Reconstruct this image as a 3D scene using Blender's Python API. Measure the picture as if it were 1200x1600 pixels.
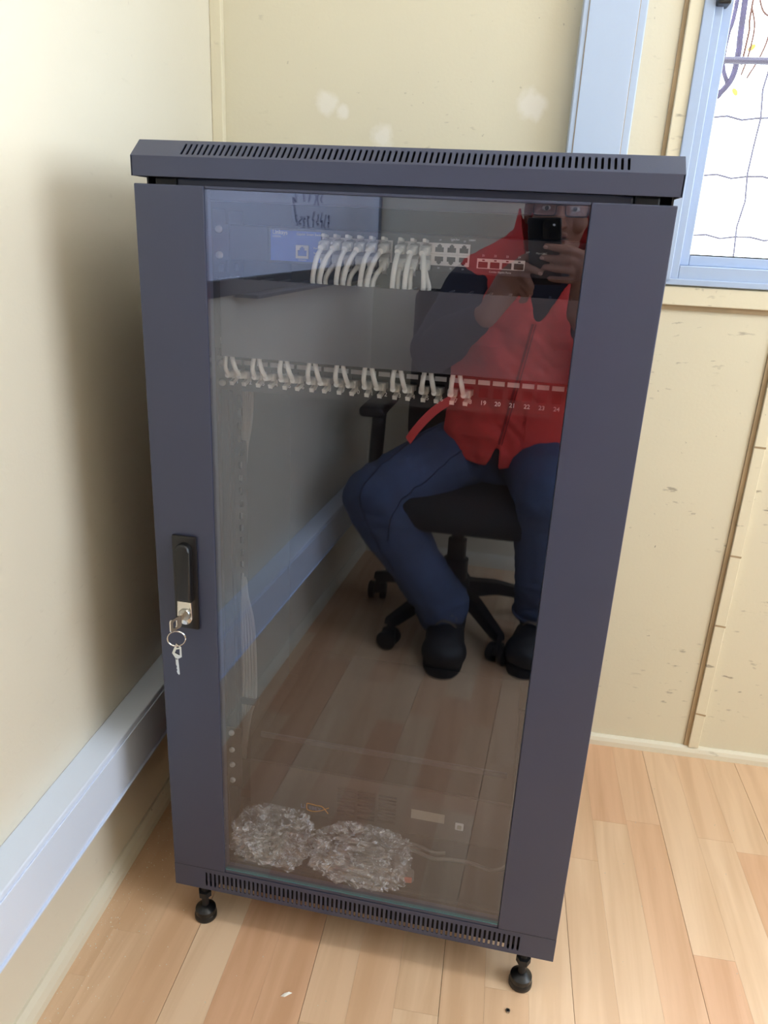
import bpy, bmesh, math, random
from mathutils import Vector, Matrix, Euler, noise
from mathutils.bvhtree import BVHTree

for o in list(bpy.data.objects):
    bpy.data.objects.remove(o, do_unlink=True)
SC = bpy.context.scene
COL = SC.collection
random.seed(7)

# ------------------------------------------------------------------ camera
CAM = Vector((0.1782, -0.8857, 1.0889))
RT = Vector((0.97839, 0.20127, 0.04672)).normalized()
FW = Vector((-0.17323, 0.92213, -0.34590)).normalized()
UP = RT.cross(FW).normalized()
RT = FW.cross(UP).normalized()
cd = bpy.data.cameras.new('camera')
cd.sensor_fit = 'AUTO'
cd.sensor_width = 36
cd.lens = 1207.7 / 1600 * 36
cd.clip_start = 0.004
cam = bpy.data.objects.new('camera', cd)
COL.objects.link(cam)
M = Matrix((RT, UP, -FW)).transposed().to_4x4()
M.translation = CAM
cam.matrix_world = M
SC.camera = cam

# ------------------------------------------------------------------ world, exposure
SC.view_settings.view_transform = 'Standard'
SC.view_settings.look = 'None'
SC.view_settings.gamma = 1
SC.view_settings.use_curve_mapping = False
SC.view_settings.exposure = 0.75
SC.cycles.use_denoising = True
SC.cycles.max_bounces = 10
SC.cycles.transparent_max_bounces = 24
SC.cycles.caustics_reflective = False
SC.cycles.sample_clamp_indirect = 6
w = bpy.data.worlds.new('sky')
SC.world = w
w.use_nodes = True
bg = w.node_tree.nodes['Background']
bg.inputs['Color'].default_value = (0.79, 0.89, 1.0, 1)
bg.inputs['Strength'].default_value = 6.0

# room frame: origin at the corner of the walls, u along the back wall, v along the side wall (negative towards the viewer)
TH = math.radians(2.7)
ORI = Vector((-0.4698, 0.6392, 0))
XR = Vector((math.cos(TH), math.sin(TH), 0))
YR = Vector((-math.sin(TH), math.cos(TH), 0))
RW, RD, RH = 2.6, 2.26, 2.45          # room width, depth, height
W1 = (0.855, 2.35, 1.022, 2.15)       # window in the back wall: u0,u1,z0,z1
W2 = (-2.1, -0.62, 0.95, 2.15)        # window in the side wall opposite: v0,v1,z0,z1


def room(u, v, z):
    return ORI + XR * u + YR * v + Vector((0, 0, z))


def portal(name, loc, rot, sx, sy):
    l = bpy.data.lights.new(name, 'AREA')
    l.shape = 'RECTANGLE'
    l.size, l.size_y = sx, sy
    l.cycles.is_portal = True
    o = bpy.data.objects.new(name, l)
    COL.objects.link(o)
    o.location = loc
    o.rotation_euler = rot
    return o


portal('sky_portal', room((W1[0] + W1[1]) / 2, 0.07, (W1[2] + W1[3]) / 2), (math.radians(-90), 0, TH), W1[1] - W1[0], W1[3] - W1[2])
portal('sky_portal', room(RW + 0.07, (W2[0] + W2[1]) / 2, (W2[2] + W2[3]) / 2), (math.radians(-90), 0, TH - math.pi / 2), W2[1] - W2[0], W2[3] - W2[2])


# ------------------------------------------------------------------ materials
def lin(c):
    return tuple((x / 255 / 12.92 if x / 255 <= 0.04045 else ((x / 255 + 0.055) / 1.055) ** 2.4) for x in c) + (1,)


def mat(name, rgb, rough=0.5, metal=0.0, bump=0.0, bscale=200, vary=0.0, vscale=8, spec=0.5, stretch=None, emit=0, coat=0):
    m = bpy.data.materials.new(name)
    m.use_nodes = True
    nt = m.node_tree
    b = nt.nodes['Principled BSDF']
    c = lin(rgb)
    b.inputs['Base Color'].default_value = c
    b.inputs['Roughness'].default_value = rough
    b.inputs['Metallic'].default_value = metal
    b.inputs['Specular IOR Level'].default_value = spec
    b.inputs['Coat Weight'].default_value = coat
    if emit:
        b.inputs['Emission Color'].default_value = c
        b.inputs['Emission Strength'].default_value = emit
    if bump or vary:
        tc = nt.nodes.new('ShaderNodeTexCoord')
        mp = nt.nodes.new('ShaderNodeMapping')
        nt.links.new(tc.outputs['Object'], mp.inputs['Vector'])
        if stretch:
            mp.inputs['Scale'].default_value = stretch
    if bump:
        n = nt.nodes.new('ShaderNodeTexNoise')
        n.inputs['Scale'].default_value = bscale
        n.inputs['Detail'].default_value = 4
        bp = nt.nodes.new('ShaderNodeBump')
        bp.inputs['Strength'].default_value = bump
        bp.inputs['Distance'].default_value = 0.002
        nt.links.new(mp.outputs[0], n.inputs['Vector'])
        nt.links.new(n.outputs['Fac'], bp.inputs['Height'])
        nt.links.new(bp.outputs[0], b.inputs['Normal'])
    if vary:
        n = nt.nodes.new('ShaderNodeTexNoise')
        n.inputs['Scale'].default_value = vscale
        n.inputs['Detail'].default_value = 5
        r = nt.nodes.new('ShaderNodeValToRGB')
        r.color_ramp.elements[0].position = 0.35
        r.color_ramp.elements[1].position = 0.65
        r.color_ramp.elements[0].color = tuple(x * (1 - vary) for x in c[:3]) + (1,)
        r.color_ramp.elements[1].color = tuple(min(1, x * (1 + vary * 0.5)) for x in c[:3]) + (1,)
        nt.links.new(mp.outputs[0], n.inputs['Vector'])
        nt.links.new(n.outputs['Fac'], r.inputs[0])
        nt.links.new(r.outputs[0], b.inputs['Base Color'])
    return m


def glass_mat(name, tint, refl, rough=0.0, gcol=(1, 1, 1, 1)):
    m = bpy.data.materials.new(name)
    m.use_nodes = True
    nt = m.node_tree
    nt.nodes.clear()
    out = nt.nodes.new('ShaderNodeOutputMaterial')
    t = nt.nodes.new('ShaderNodeBsdfTransparent')
    t.inputs['Color'].default_value = tint
    g = nt.nodes.new('ShaderNodeBsdfGlossy')
    g.inputs['Roughness'].default_value = rough
    g.inputs['Color'].default_value = gcol
    # Schlick reflectance, the same from both faces of the thin sheet
    lw = nt.nodes.new('ShaderNodeLayerWeight')
    lw.inputs['Blend'].default_value = 0.5
    pw = nt.nodes.new('ShaderNodeMath')
    pw.operation = 'POWER'
    pw.inputs[1].default_value = 5.0
    ad = nt.nodes.new('ShaderNodeMath')
    ad.operation = 'MULTIPLY_ADD'
    ad.use_clamp = True
    ad.inputs[1].default_value = 1 - 0.035 - refl
    ad.inputs[2].default_value = 0.035 + refl
    nt.links.new(lw.outputs['Facing'], pw.inputs[0])
    mx = nt.nodes.new('ShaderNodeMixShader')
    nt.links.new(pw.outputs[0], ad.inputs[0])
    nt.links.new(ad.outputs[0], mx.inputs[0])
    nt.links.new(t.outputs[0], mx.inputs[1])
    nt.links.new(g.outputs[0], mx.inputs[2])
    nt.links.new(mx.outputs[0], out.inputs[0])
    return m


def film_mat(name):
    """crinkled clear film: see-through, glossy, white highlights painted in by noise"""
    m = glass_mat(name, (0.95, 0.96, 0.97, 1), 0.26, 0.12)
    nt = m.node_tree
    out = [n for n in nt.nodes if n.type == 'OUTPUT_MATERIAL'][0]
    src = out.inputs[0].links[0].from_socket
    df = nt.nodes.new('ShaderNodeBsdfDiffuse')
    df.inputs['Color'].default_value = (0.9, 0.92, 0.95, 1)  # white diffuse patches painted as the film's bright streaks
    tc = nt.nodes.new('ShaderNodeTexCoord')
    n = nt.nodes.new('ShaderNodeTexNoise')
    n.inputs['Scale'].default_value = 70
    n.inputs['Detail'].default_value = 6
    n.inputs['Distortion'].default_value = 1.5
    r = nt.nodes.new('ShaderNodeMapRange')
    r.inputs[1].default_value = 0.52
    r.inputs[2].default_value = 0.68
    r.inputs[3].default_value = 0.03
    r.inputs[4].default_value = 0.65
    bp = nt.nodes.new('ShaderNodeBump')
    bp.inputs['Strength'].default_value = 0.8
    bp.inputs['Distance'].default_value = 0.004
    mx = nt.nodes.new('ShaderNodeMixShader')
    nt.links.new(tc.outputs['Object'], n.inputs['Vector'])
    nt.links.new(n.outputs['Fac'], r.inputs[0])
    nt.links.new(n.outputs['Fac'], bp.inputs['Height'])
    for g in nt.nodes:
        if g.type == 'BSDF_GLOSSY':
            nt.links.new(bp.outputs[0], g.inputs['Normal'])
    nt.links.new(r.outputs[0], mx.inputs[0])
    nt.links.new(src, mx.inputs[1])
    nt.links.new(df.outputs[0], mx.inputs[2])
    nt.links.new(mx.outputs[0], out.inputs[0])
    return m


def wall_mat(name, rgb, scuff=0.0, patches=(), rough=0.42):
    """painted board: faint blotches, fine relief, scuffs and dabs of filler with shapes of their own"""
    m = mat(name, rgb, rough, bump=0.12, bscale=160, spec=0.45)
    nt = m.node_tree
    b = nt.nodes['Principled BSDF']
    tc = nt.nodes.new('ShaderNodeTexCoord')

    def noi(scale, st, det=5):
        mp = nt.nodes.new('ShaderNodeMapping')
        mp.inputs['Scale'].default_value = st
        n = nt.nodes.new('ShaderNodeTexNoise')
        n.inputs['Scale'].default_value = scale
        n.inputs['Detail'].default_value = det
        nt.links.new(tc.outputs['Object'], mp.inputs[0])
        nt.links.new(mp.outputs[0], n.inputs['Vector'])
        return n.outputs['Fac']

    def ramp(src, p0, p1, a=0.0, z=1.0):
        r = nt.nodes.new('ShaderNodeMapRange')
        r.inputs[1].default_value = p0
        r.inputs[2].default_value = p1
        r.inputs[3].default_value = a
        r.inputs[4].default_value = z
        nt.links.new(src, r.inputs[0])
        return r.outputs[0]

    def mul(a, c):
        k = nt.nodes.new('ShaderNodeMath')
        k.operation = 'MULTIPLY'
        nt.links.new(a, k.inputs[0])
        if isinstance(c, float):
            k.inputs[1].default_value = c
        else:
            nt.links.new(c, k.inputs[1])
        return k.outputs[0]

    def mix(prev, fac, col):
        k = nt.nodes.new('ShaderNodeMix')
        k.data_type = 'RGBA'
        nt.links.new(fac, k.inputs[0])
        if isinstance(prev, tuple):
            k.inputs[6].default_value = prev
        else:
            nt.links.new(prev, k.inputs[6])
        k.inputs[7].default_value = col
        return k.outputs[2]
    c = lin(rgb)
    cur = mix(c, ramp(noi(2.2, (1, 1, 1)), 0.4, 0.7, 0, 0.25), tuple(x * 0.86 for x in c[:3]) + (1,))
    if scuff:
        f = mul(ramp(noi(26, (1, 1, 3.2), 8), 0.63, 0.72), ramp(noi(3.0, (1, 1, 1), 2), 0.5, 0.62))
        cur = mix(cur, mul(f, scuff), lin((120, 108, 92)))
        f = mul(ramp(noi(90, (1, 1, 1), 3), 0.70, 0.76), ramp(noi(5.0, (1, 1, 1), 2), 0.45, 0.6))
        cur = mix(cur, mul(f, scuff), lin((105, 92, 78)))
    for (p, rad) in patches:
        d = nt.nodes.new('ShaderNodeVectorMath')
        d.operation = 'DISTANCE'
        d.inputs[1].default_value = p
        nz = nt.nodes.new('ShaderNodeTexNoise')
        nz.inputs['Scale'].default_value = 38
        nz.inputs['Detail'].default_value = 5
        nt.links.new(tc.outputs['Object'], nz.inputs['Vector'])
        nt.links.new(tc.outputs['Object'], d.inputs[0])
        s = nt.nodes.new('ShaderNodeMath')
        s.operation = 'MULTIPLY_ADD'
        nt.links.new(nz.outputs['Fac'], s.inputs[0])
        s.inputs[1].default_value = rad * 1.6
        nt.links.new(d.outputs['Value'], s.inputs[2])
        cur = mix(cur, ramp(s.outputs[0], rad * 1.95, rad * 1.4, 0, 0.75), lin((238, 232, 222)))
    nt.links.new(cur, b.inputs['Base Color'])
    return m


def plank_mat():
    m = bpy.data.materials.new('beech laminate')
    m.use_nodes = True
    nt = m.node_tree
    b = nt.nodes['Principled BSDF']
    b.inputs['Roughness'].default_value = 0.36
    b.inputs['Specular IOR Level'].default_value = 0.45
    oi = nt.nodes.new('ShaderNodeObjectInfo')
    ge = nt.nodes.new('ShaderNodeNewGeometry')
    sc = nt.nodes.new('ShaderNodeMath')
    sc.operation = 'MULTIPLY'
    sc.inputs[1].default_value = 37.0
    nt.links.new(oi.outputs['Random'], sc.inputs[0])
    ad = nt.nodes.new('ShaderNodeVectorMath')
    ad.operation = 'ADD'
    nt.links.new(ge.outputs['Position'], ad.inputs[0])
    nt.links.new(sc.outputs[0], ad.inputs[1])
    mp = nt.nodes.new('ShaderNodeMapping')
    mp.inputs['Rotation'].default_value = (0, 0, -TH)
    mp.inputs['Scale'].default_value = (34, 2.2, 10)
    nt.links.new(ad.outputs[0], mp.inputs[0])
    n = nt.nodes.new('ShaderNodeTexNoise')
    n.inputs['Scale'].default_value = 1.0
    n.inputs['Detail'].default_value = 6
    n.inputs['Distortion'].default_value = 0.5
    nt.links.new(mp.outputs[0], n.inputs['Vector'])
    r1 = nt.nodes.new('ShaderNodeValToRGB')
    e = r1.color_ramp.elements
    e[0].position, e[0].color = 0.0, lin((224, 178, 142))
    e[1].position, e[1].color = 1.0, lin((236, 204, 170))
    k = e.new(0.3)
    k.color = lin((229, 190, 154))
    k = e.new(0.65)
    k.color = lin((232, 197, 162))
    nt.links.new(oi.outputs['Random'], r1.inputs[0])
    r2 = nt.nodes.new('ShaderNodeValToRGB')
    e = r2.color_ramp.elements
    e[0].position, e[0].color = 0.36, (0.87, 0.82, 0.77, 1)
    e[1].position, e[1].color = 0.62, (1.0, 1.0, 1.0, 1)
    nt.links.new(n.outputs['Fac'], r2.inputs[0])
    mx = nt.nodes.new('ShaderNodeMix')
    mx.data_type = 'RGBA'
    mx.blend_type = 'MULTIPLY'
    mx.inputs[0].default_value = 1
    nt.links.new(r1.outputs[0], mx.inputs[6])
    nt.links.new(r2.outputs[0], mx.inputs[7])
    nt.links.new(mx.outputs[2], b.inputs['Base Color'])
    return m


MT = {
    'wall_l': wall_mat('cream wall paint', (232, 224, 206), 0.10, rough=0.36),
    'wall_b': wall_mat('cream board paint with filler', (224, 215, 191), 0.9,
                       patches=(((0.214, 0, 1.297), 0.021), ((0.245, 0, 1.283), 0.012), ((0.587, 0, 1.303), 0.026), ((0.322, 0, 1.245), 0.020))),
    'wall': wall_mat('cream wall paint plain', (226, 218, 196), 0.2),
    'trim': wall_mat('cream trim paint', (230, 220, 194), 0.7, rough=0.35),
    'trim_b': wall_mat('worn cream moulding paint', (230, 222, 202), 0.9, rough=0.4),
    'groove': mat('brown joint', (176, 152, 118), 0.7, vary=0.2),
    'ceil': mat('white ceiling', (236, 234, 228), 0.8),
    'plank': plank_mat(),
    'under': mat('floor underlay', (120, 84, 56), 0.8),
    'pvc': mat('white pvc', (224, 235, 255), 0.28, spec=0.5),
    'pvc_d': mat('pale blue grey pvc', (184, 200, 226), 0.3),
    'alu': mat('white window aluminium', (172, 190, 220), 0.3),
    'pane': glass_mat('window glass', (0.97, 0.98, 0.98, 1), 0.0),
    'black': mat('black plastic', (18, 18, 20), 0.35),
    'blackm': mat('matt black plastic', (24, 24, 27), 0.6),
    'steel': mat('charcoal powder coat', (61, 66, 88), 0.38, bump=0.05, bscale=900, spec=0.5),
    'steel_in': mat('black powder coat inside', (42, 42, 44), 0.5),
    'dark': mat('near-black recess shade', (10, 10, 12), 0.8),  # near-black colour standing for shade inside openings
    'glass': glass_mat('tinted door glass', (0.93, 0.93, 0.94, 1), 0.078, gcol=(0.76, 0.83, 1.0, 1)),
    'edge': mat('polished glass edge', (70, 120, 128), 0.15),
    'chrome': mat('chrome', (226, 224, 218), 0.16, 1.0),
    'zinc': mat('zinc', (190, 188, 182), 0.3, 1.0),
    'screw': mat('bright screw', (236, 234, 230), 0.25, 0.35),
    'cable_b': mat('shaded cable jacket', (170, 168, 162), 0.55),  # pale jacket greyed to paint in the dimness inside the rack
    'cable': mat('white cable jacket', (228, 226, 220), 0.45),
    'cable_g': mat('grey cable jacket', (122, 118, 114), 0.5),
    'plug': mat('clear plug', (206, 202, 198), 0.25),
    'white': mat('white print', (235, 235, 235), 0.5),
    'blue': mat('blue label', (84, 116, 214), 0.35),
    'sw': mat('switch casing', (50, 52, 60), 0.45),
    'portw': mat('white port housing', (232, 226, 222), 0.4),
    'mgr': mat('cable manager cover', (74, 74, 82), 0.4),
    'ups': mat('power supply fascia', (72, 66, 64), 0.5),
    'ups_d': mat('power supply casing', (46, 43, 43), 0.55),
    'lcd': mat('blank display', (176, 172, 160), 0.3),
    'orange': mat('orange print', (226, 150, 40), 0.5),
    'bluep': mat('dim blue print', (120, 126, 160), 0.5),
    'bag': film_mat('clear film'),
    'wb': mat('whiteboard enamel', (218, 226, 250), 0.16),
    'ink': mat('blue marker ink', (24, 34, 96), 0.6),
    'grey': mat('grey aluminium', (120, 122, 128), 0.4, 0.6),
    'skin': mat('skin', (150, 100, 78), 0.5, vary=0.12, vscale=30),
    'skin_d': mat('lips', (112, 62, 56), 0.5),
    'nail': mat('fingernail', (196, 152, 134), 0.3),
    'hair': mat('black hair', (20, 17, 16), 0.7, bump=0.6, bscale=300),
    'vest': mat('red work vest', (246, 66, 58), 0.62, bump=0.35, bscale=420, vary=0.12, vscale=10),
    'vest_d': mat('red vest seam', (168, 24, 28), 0.65),
    'shirt': mat('navy sleeve', (20, 24, 44), 0.8, bump=0.3, bscale=300),
    'jeans': mat('blue denim', (66, 80, 112), 0.85, bump=0.5, bscale=500, vary=0.28, vscale=9),
    'seam': mat('denim stitching', (34, 42, 66), 0.8),
    'boot': mat('black boot leather', (24, 24, 28), 0.5, bump=0.3, bscale=120),
    'sole': mat('boot sole rubber', (16, 16, 18), 0.8),
    'lace': mat('boot lace', (128, 112, 90), 0.8),
    'fabric': mat('black chair fabric', (20, 21, 26), 0.9, bump=0.4, bscale=500),
    'eye': mat('eye white', (220, 214, 206), 0.2),
    'iris': mat('dark iris', (30, 18, 12), 0.2),
    'lens': glass_mat('spectacle lens', (0.98, 0.98, 0.99, 1), -0.02),
    'phone': mat('black phone back', (14, 16, 22), 0.22),
    'plaster': mat('plaster crumb', (240, 236, 226), 0.8),
    'tube': mat('lamp diffuser', (255, 250, 244), 0.5, emit=12.0),
    'bark': mat('grey bark', (50, 42, 70), 0.9, vary=0.3, vscale=30),
    'vine': mat('brown vine', (70, 36, 26), 0.9),
    'leaf': mat('yellow leaf', (200, 150, 40), 0.7),
    'wire': mat('galvanised wire', (48, 42, 60), 0.5, 0.3),
    'ground': mat('pale ground', (226, 222, 214), 0.9, vary=0.1),
    'pink': mat('pink plug tag', (206, 120, 104), 0.5),
}


# ------------------------------------------------------------------ mesh helpers
def empty(name, loc=(0, 0, 0), rz=0):
    o = bpy.data.objects.new(name, None)
    o.empty_display_size = 0.05
    COL.objects.link(o)
    o.location = loc
    o.rotation_euler = (0, 0, rz)
    return o


def tag(o, label=None, cat=None, group=None, kind=None):
    for k, v in (('label', label), ('category', cat), ('group', group), ('kind', kind)):
        if v:
            o[k] = v
    return o


class MB:
    def __init__(self):
        self.bm = bmesh.new()

    def box(self, x0, x1, y0, y1, z0, z1, bev=0, seg=2, rot=None, piv=None):
        m = bmesh.ops.create_cube(self.bm, size=1)
        vs = m['verts']
        for v in vs:
            v.co = Vector(((x0 + x1) / 2 + v.co.x * (x1 - x0), (y0 + y1) / 2 + v.co.y * (y1 - y0), (z0 + z1) / 2 + v.co.z * (z1 - z0)))
        if bev:
            es = list({e for v in vs for e in v.link_edges})
            r = bmesh.ops.bevel(self.bm, geom=es, offset=bev, segments=seg, profile=0.5, affect='EDGES')
            vs = list({v for f in r['faces'] for v in f.verts} | {v for v in vs if v.is_valid})
        if rot is not None:
            c = Vector(piv) if piv is not None else Vector(((x0 + x1) / 2, (y0 + y1) / 2, (z0 + z1) / 2))
            for v in vs:
                v.co = c + rot @ (v.co - c)
        return self

    def tube(self, pts, r, seg=8, caps=True):
        pts = [Vector(p) for p in pts]
        n = len(pts)
        rs = r if isinstance(r, (list, tuple)) else [r] * n
        rings = []
        ref = None
        for i, p in enumerate(pts):
            t = (pts[min(i + 1, n - 1)] - pts[max(i - 1, 0)]).normalized()
            if ref is None:
                ref = t.orthogonal().normalized()
            a = (ref - t * ref.dot(t))
            a = a.normalized() if a.length > 1e-6 else t.orthogonal().normalized()
            ref = a
            b = t.cross(a)
            rings.append([self.bm.verts.new(p + (a * math.cos(2 * math.pi * k / seg) + b * math.sin(2 * math.pi * k / seg)) * rs[i]) for k in range(seg)])
        for i in range(n - 1):
            for k in range(seg):
                self.bm.faces.new((rings[i][k], rings[i][(k + 1) % seg], rings[i + 1][(k + 1) % seg], rings[i + 1][k]))
        if caps:
            self.bm.faces.new(rings[0][::-1])
            self.bm.faces.new(rings[-1])
        return self

    def loft(self, rings, seg=24):
        """rings: (centre, rx, ry) horizontal ellipses, closed at both ends"""
        rr = []
        for c, rx, ry in rings:
            rr.append([self.bm.verts.new((c[0] + rx * math.cos(2 * math.pi * k / seg), c[1] + ry * math.sin(2 * math.pi * k / seg), c[2])) for k in range(seg)])
        for i in range(len(rr) - 1):
            for k in range(seg):
                self.bm.faces.new((rr[i][k], rr[i][(k + 1) % seg], rr[i + 1][(k + 1) % seg], rr[i + 1][k]))
        self.bm.faces.new(rr[0][::-1])
        self.bm.faces.new(rr[-1])
        return self

    def ell(self, c, r, rot=None, seg=20):
        m = bmesh.ops.create_uvsphere(self.bm, u_segments=seg, v_segments=max(8, seg // 2), radius=1)
        for v in m['verts']:
            p = Vector((v.co.x * r[0], v.co.y * r[1], v.co.z * r[2]))
            if rot is not None:
                p = rot @ p
            v.co = Vector(c) + p
        return self

    def caps(self, pts, rs, seg=14):
        """tapered chain of capsules"""
        pts = [Vector(p) for p in pts]
        rs = rs if isinstance(rs, (list, tuple)) else [rs] * len(pts)
        for p, r in zip(pts, rs):
            self.ell(p, (r, r, r), seg=seg)
        for i in range(len(pts) - 1):
            self.tube([pts[i], pts[i + 1]], [rs[i], rs[i + 1]], seg)
        return self

    def lathe(self, prof, c=(0, 0, 0), axis='Z', seg=20):
        c = Vector(c)
        rings = []
        for r, h in prof:
            ring = []
            for k in range(seg):
                a = 2 * math.pi * k / seg
                p = Vector((r * math.cos(a), r * math.sin(a), h))
                if axis == 'Y':
                    p = Vector((p.x, p.z, p.y))
                elif axis == 'X':
                    p = Vector((p.z, p.x, p.y))
                ring.append(self.bm.verts.new(c + p))
            rings.append(ring)
        for i in range(len(rings) - 1):
            for k in range(seg):
                self.bm.faces.new((rings[i][k], rings[i][(k + 1) % seg], rings[i + 1][(k + 1) % seg], rings[i + 1][k]))
        self.bm.faces.new(rings[0][::-1])
        self.bm.faces.new(rings[-1])
        return self

    def prism(self, outline, y0, y1):
        """outline in (x,z), extruded from y0 to y1"""
        a = [self.bm.verts.new((x, y0, z)) for x, z in outline]
        b = [self.bm.verts.new((x, y1, z)) for x, z in outline]
        n = len(a)
        self.bm.faces.new(a)
        self.bm.faces.new(b[::-1])
        for i in range(n):
            self.bm.faces.new((a[i], b[i], b[(i + 1) % n], a[(i + 1) % n]))
        return self

    def plate(self, outer, holes, t, fn):
        """flat plate with real openings: loops in (s,t) mapped to 3-D by fn(s,t,depth)"""
        bm2 = bmesh.new()
        es = []
        for loop in [outer] + holes:
            vs = [bm2.verts.new((s, q, 0)) for s, q in loop]
            es += [bm2.edges.new((vs[i], vs[(i + 1) % len(vs)])) for i in range(len(vs))]
        bmesh.ops.triangle_fill(bm2, use_beauty=True, use_dissolve=False, edges=es)
        bm2.verts.index_update()
        front = [self.bm.verts.new(fn(v.co.x, v.co.y, 0)) for v in bm2.verts]
        back = [self.bm.verts.new(fn(v.co.x, v.co.y, t)) for v in bm2.verts]
        for f in bm2.faces:
            ix = [v.index for v in f.verts]
            self.bm.faces.new([front[i] for i in ix])
            self.bm.faces.new([back[i] for i in ix[::-1]])
        for e in bm2.edges:
            if len(e.link_faces) == 1:
                i, j = e.verts[0].index, e.verts[1].index
                self.bm.faces.new((front[i], front[j], back[j], back[i]))
        bm2.free()
        return self

    def build(self, name, m, parent=None, smooth=False, local=False):
        bmesh.ops.recalc_face_normals(self.bm, faces=self.bm.faces)
        me = bpy.data.meshes.new(name)
        self.bm.to_mesh(me)
        self.bm.free()
        me.materials.append(MT[m] if isinstance(m, str) else m)
        if smooth:
            for p in me.polygons:
                p.use_smooth = True
            if smooth == 'auto':
                me.set_sharp_from_angle(angle=math.radians(40))
        o = bpy.data.objects.new(name, me)
        COL.objects.link(o)
        if parent:
            o.parent = parent
            if not local:                       # mesh is in world coordinates: shift it into the parent's frame
                inv = pworld(parent).inverted()
                me.transform(inv)
        return o


def pworld(o):
    m = Matrix.LocRotScale(o.location, o.rotation_euler, o.scale)
    return pworld(o.parent) @ m if o.parent else m


def inroom(o):
    o.location = ORI
    o.rotation_euler = (0, 0, TH)
    return o


def arc(p, q, r, n=12):
    p, q, r = Vector(p), Vector(q), Vector(r)
    return [(p * (1 - t) ** 2 + q * 2 * t * (1 - t) + r * t * t) for t in [i / n for i in range(n + 1)]]


def spline(pts, n=8):
    P = [Vector(p) for p in pts]
    P = [P[0] * 2 - P[1]] + P + [P[-1] * 2 - P[-2]]
    out = []
    for i in range(1, len(P) - 2):
        a, b, c, d = P[i - 1:i + 3]
        for k in range(n):
            t = k / n
            out.append(0.5 * (2 * b + (c - a) * t + (2 * a - 5 * b + 4 * c - d) * t * t + (3 * b - a - 3 * c + d) * t ** 3))
    out.append(P[-2])
    return out


def text(body, size, loc, m, parent, name='lettering', rot=(math.pi / 2, 0, 0), align='CENTER', bold=0.0):
    cu = bpy.data.curves.new(name, 'FONT')
    cu.body = body
    cu.size = size
    cu.align_x = align
    cu.align_y = 'CENTER'
    cu.extrude = 0.0001
    cu.offset = bold
    cu.resolution_u = 3
    t = bpy.data.objects.new(name, cu)
    me = bpy.data.meshes.new_from_object(t)
    bpy.data.objects.remove(t, do_unlink=True)
    me.transform(Matrix.Translation(loc) @ Euler(rot).to_matrix().to_4x4())
    me.materials.clear()
    me.materials.append(MT[m])
    o = bpy.data.objects.new(name, me)
    COL.objects.link(o)
    if parent:
        o.parent = parent
        me.transform(pworld(parent).inverted())
    return o


def remesh(mb, vox, smooth=2, name='tmp'):
    me = bpy.data.meshes.new(name)
    bmesh.ops.recalc_face_normals(mb.bm, faces=mb.bm.faces)
    mb.bm.to_mesh(me)
    mb.bm.free()
    o = bpy.data.objects.new(name, me)
    COL.objects.link(o)
    r = o.modifiers.new('r', 'REMESH')
    r.mode = 'VOXEL'
    r.voxel_size = vox
    if smooth:
        s = o.modifiers.new('s', 'SMOOTH')
        s.factor = 0.5
        s.iterations = smooth
    dg = bpy.context.evaluated_depsgraph_get()
    out = bpy.data.meshes.new_from_object(o.evaluated_get(dg))
    bpy.data.objects.remove(o, do_unlink=True)
    return out


def meobj(name, me, m, parent):
    me.materials.clear()
    me.materials.append(MT[m])
    for p in me.polygons:
        p.use_smooth = True
    o = bpy.data.objects.new(name, me)
    COL.objects.link(o)
    o.parent = parent
    me.transform(pworld(parent).inverted())
    return o


def solidify(me, t, off=1.0):
    o = bpy.data.objects.new('tmp', me)
    COL.objects.link(o)
    s = o.modifiers.new('s', 'SOLIDIFY')
    s.thickness = t
    s.offset = off
    dg = bpy.context.evaluated_depsgraph_get()
    out = bpy.data.meshes.new_from_object(o.evaluated_get(dg))
    bpy.data.objects.remove(o, do_unlink=True)
    return out


def rrect(x0, x1, z0, z1, r, n=4):
    out = []
    for cx, cz, a0 in ((x1 - r, z1 - r, 0), (x0 + r, z1 - r, 90), (x0 + r, z0 + r, 180), (x1 - r, z0 + r, 270)):
        for k in range(n + 1):
            a = math.radians(a0 + 90 * k / n)
            out.append((cx + r * math.cos(a), cz + r * math.sin(a)))
    return out


def slot(x, z0, z1, w, n=3):
    r = w / 2
    return rrect(x - r, x + r, z0, z1, r * 0.98, n)


# ================================================================== the room
# floor: underlay with every strip of the laminate laid on it
fl = inroom(MB().box(-0.06, RW + 0.06, -RD - 0.06, 0.06, -0.05, -0.008).build('floor', 'under'))
tag(fl, 'beech laminate floor laid in short strips', kind='structure')
PW = 0.0667
pm = bpy.data.meshes.new('plank')
b_ = MB().box(-PW / 2 + 0.0001, PW / 2 - 0.0001, -0.5, 0.5, -0.008, 0.0)
b_.bm.to_mesh(pm)
b_.bm.free()
pm.materials.append(MT['plank'])
rp = random.Random(3)
ncol = int(RW / PW) + 1
for c in range(ncol):
    u = 0.045 - PW / 2 + c * PW
    gap = 0.0006 if c % 3 == 0 else 0.0
    v = 0.0 + rp.uniform(0.0, 0.3)
    while v > -RD:
        L = rp.choice((0.30, 0.38, 0.46, 0.55))
        v0, v1 = max(v - L, -RD), min(v, 0.0)
        v -= L
        if v1 - v0 < 0.03 or u > RW + PW / 2:
            continue
        p = bpy.data.objects.new('plank', pm)
        COL.objects.link(p)
        p.parent = fl
        p.location = (u + gap / 2, (v0 + v1) / 2, 0)
        p.scale = (1 - gap / PW, (v1 - v0) - 0.0003, 1)

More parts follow.
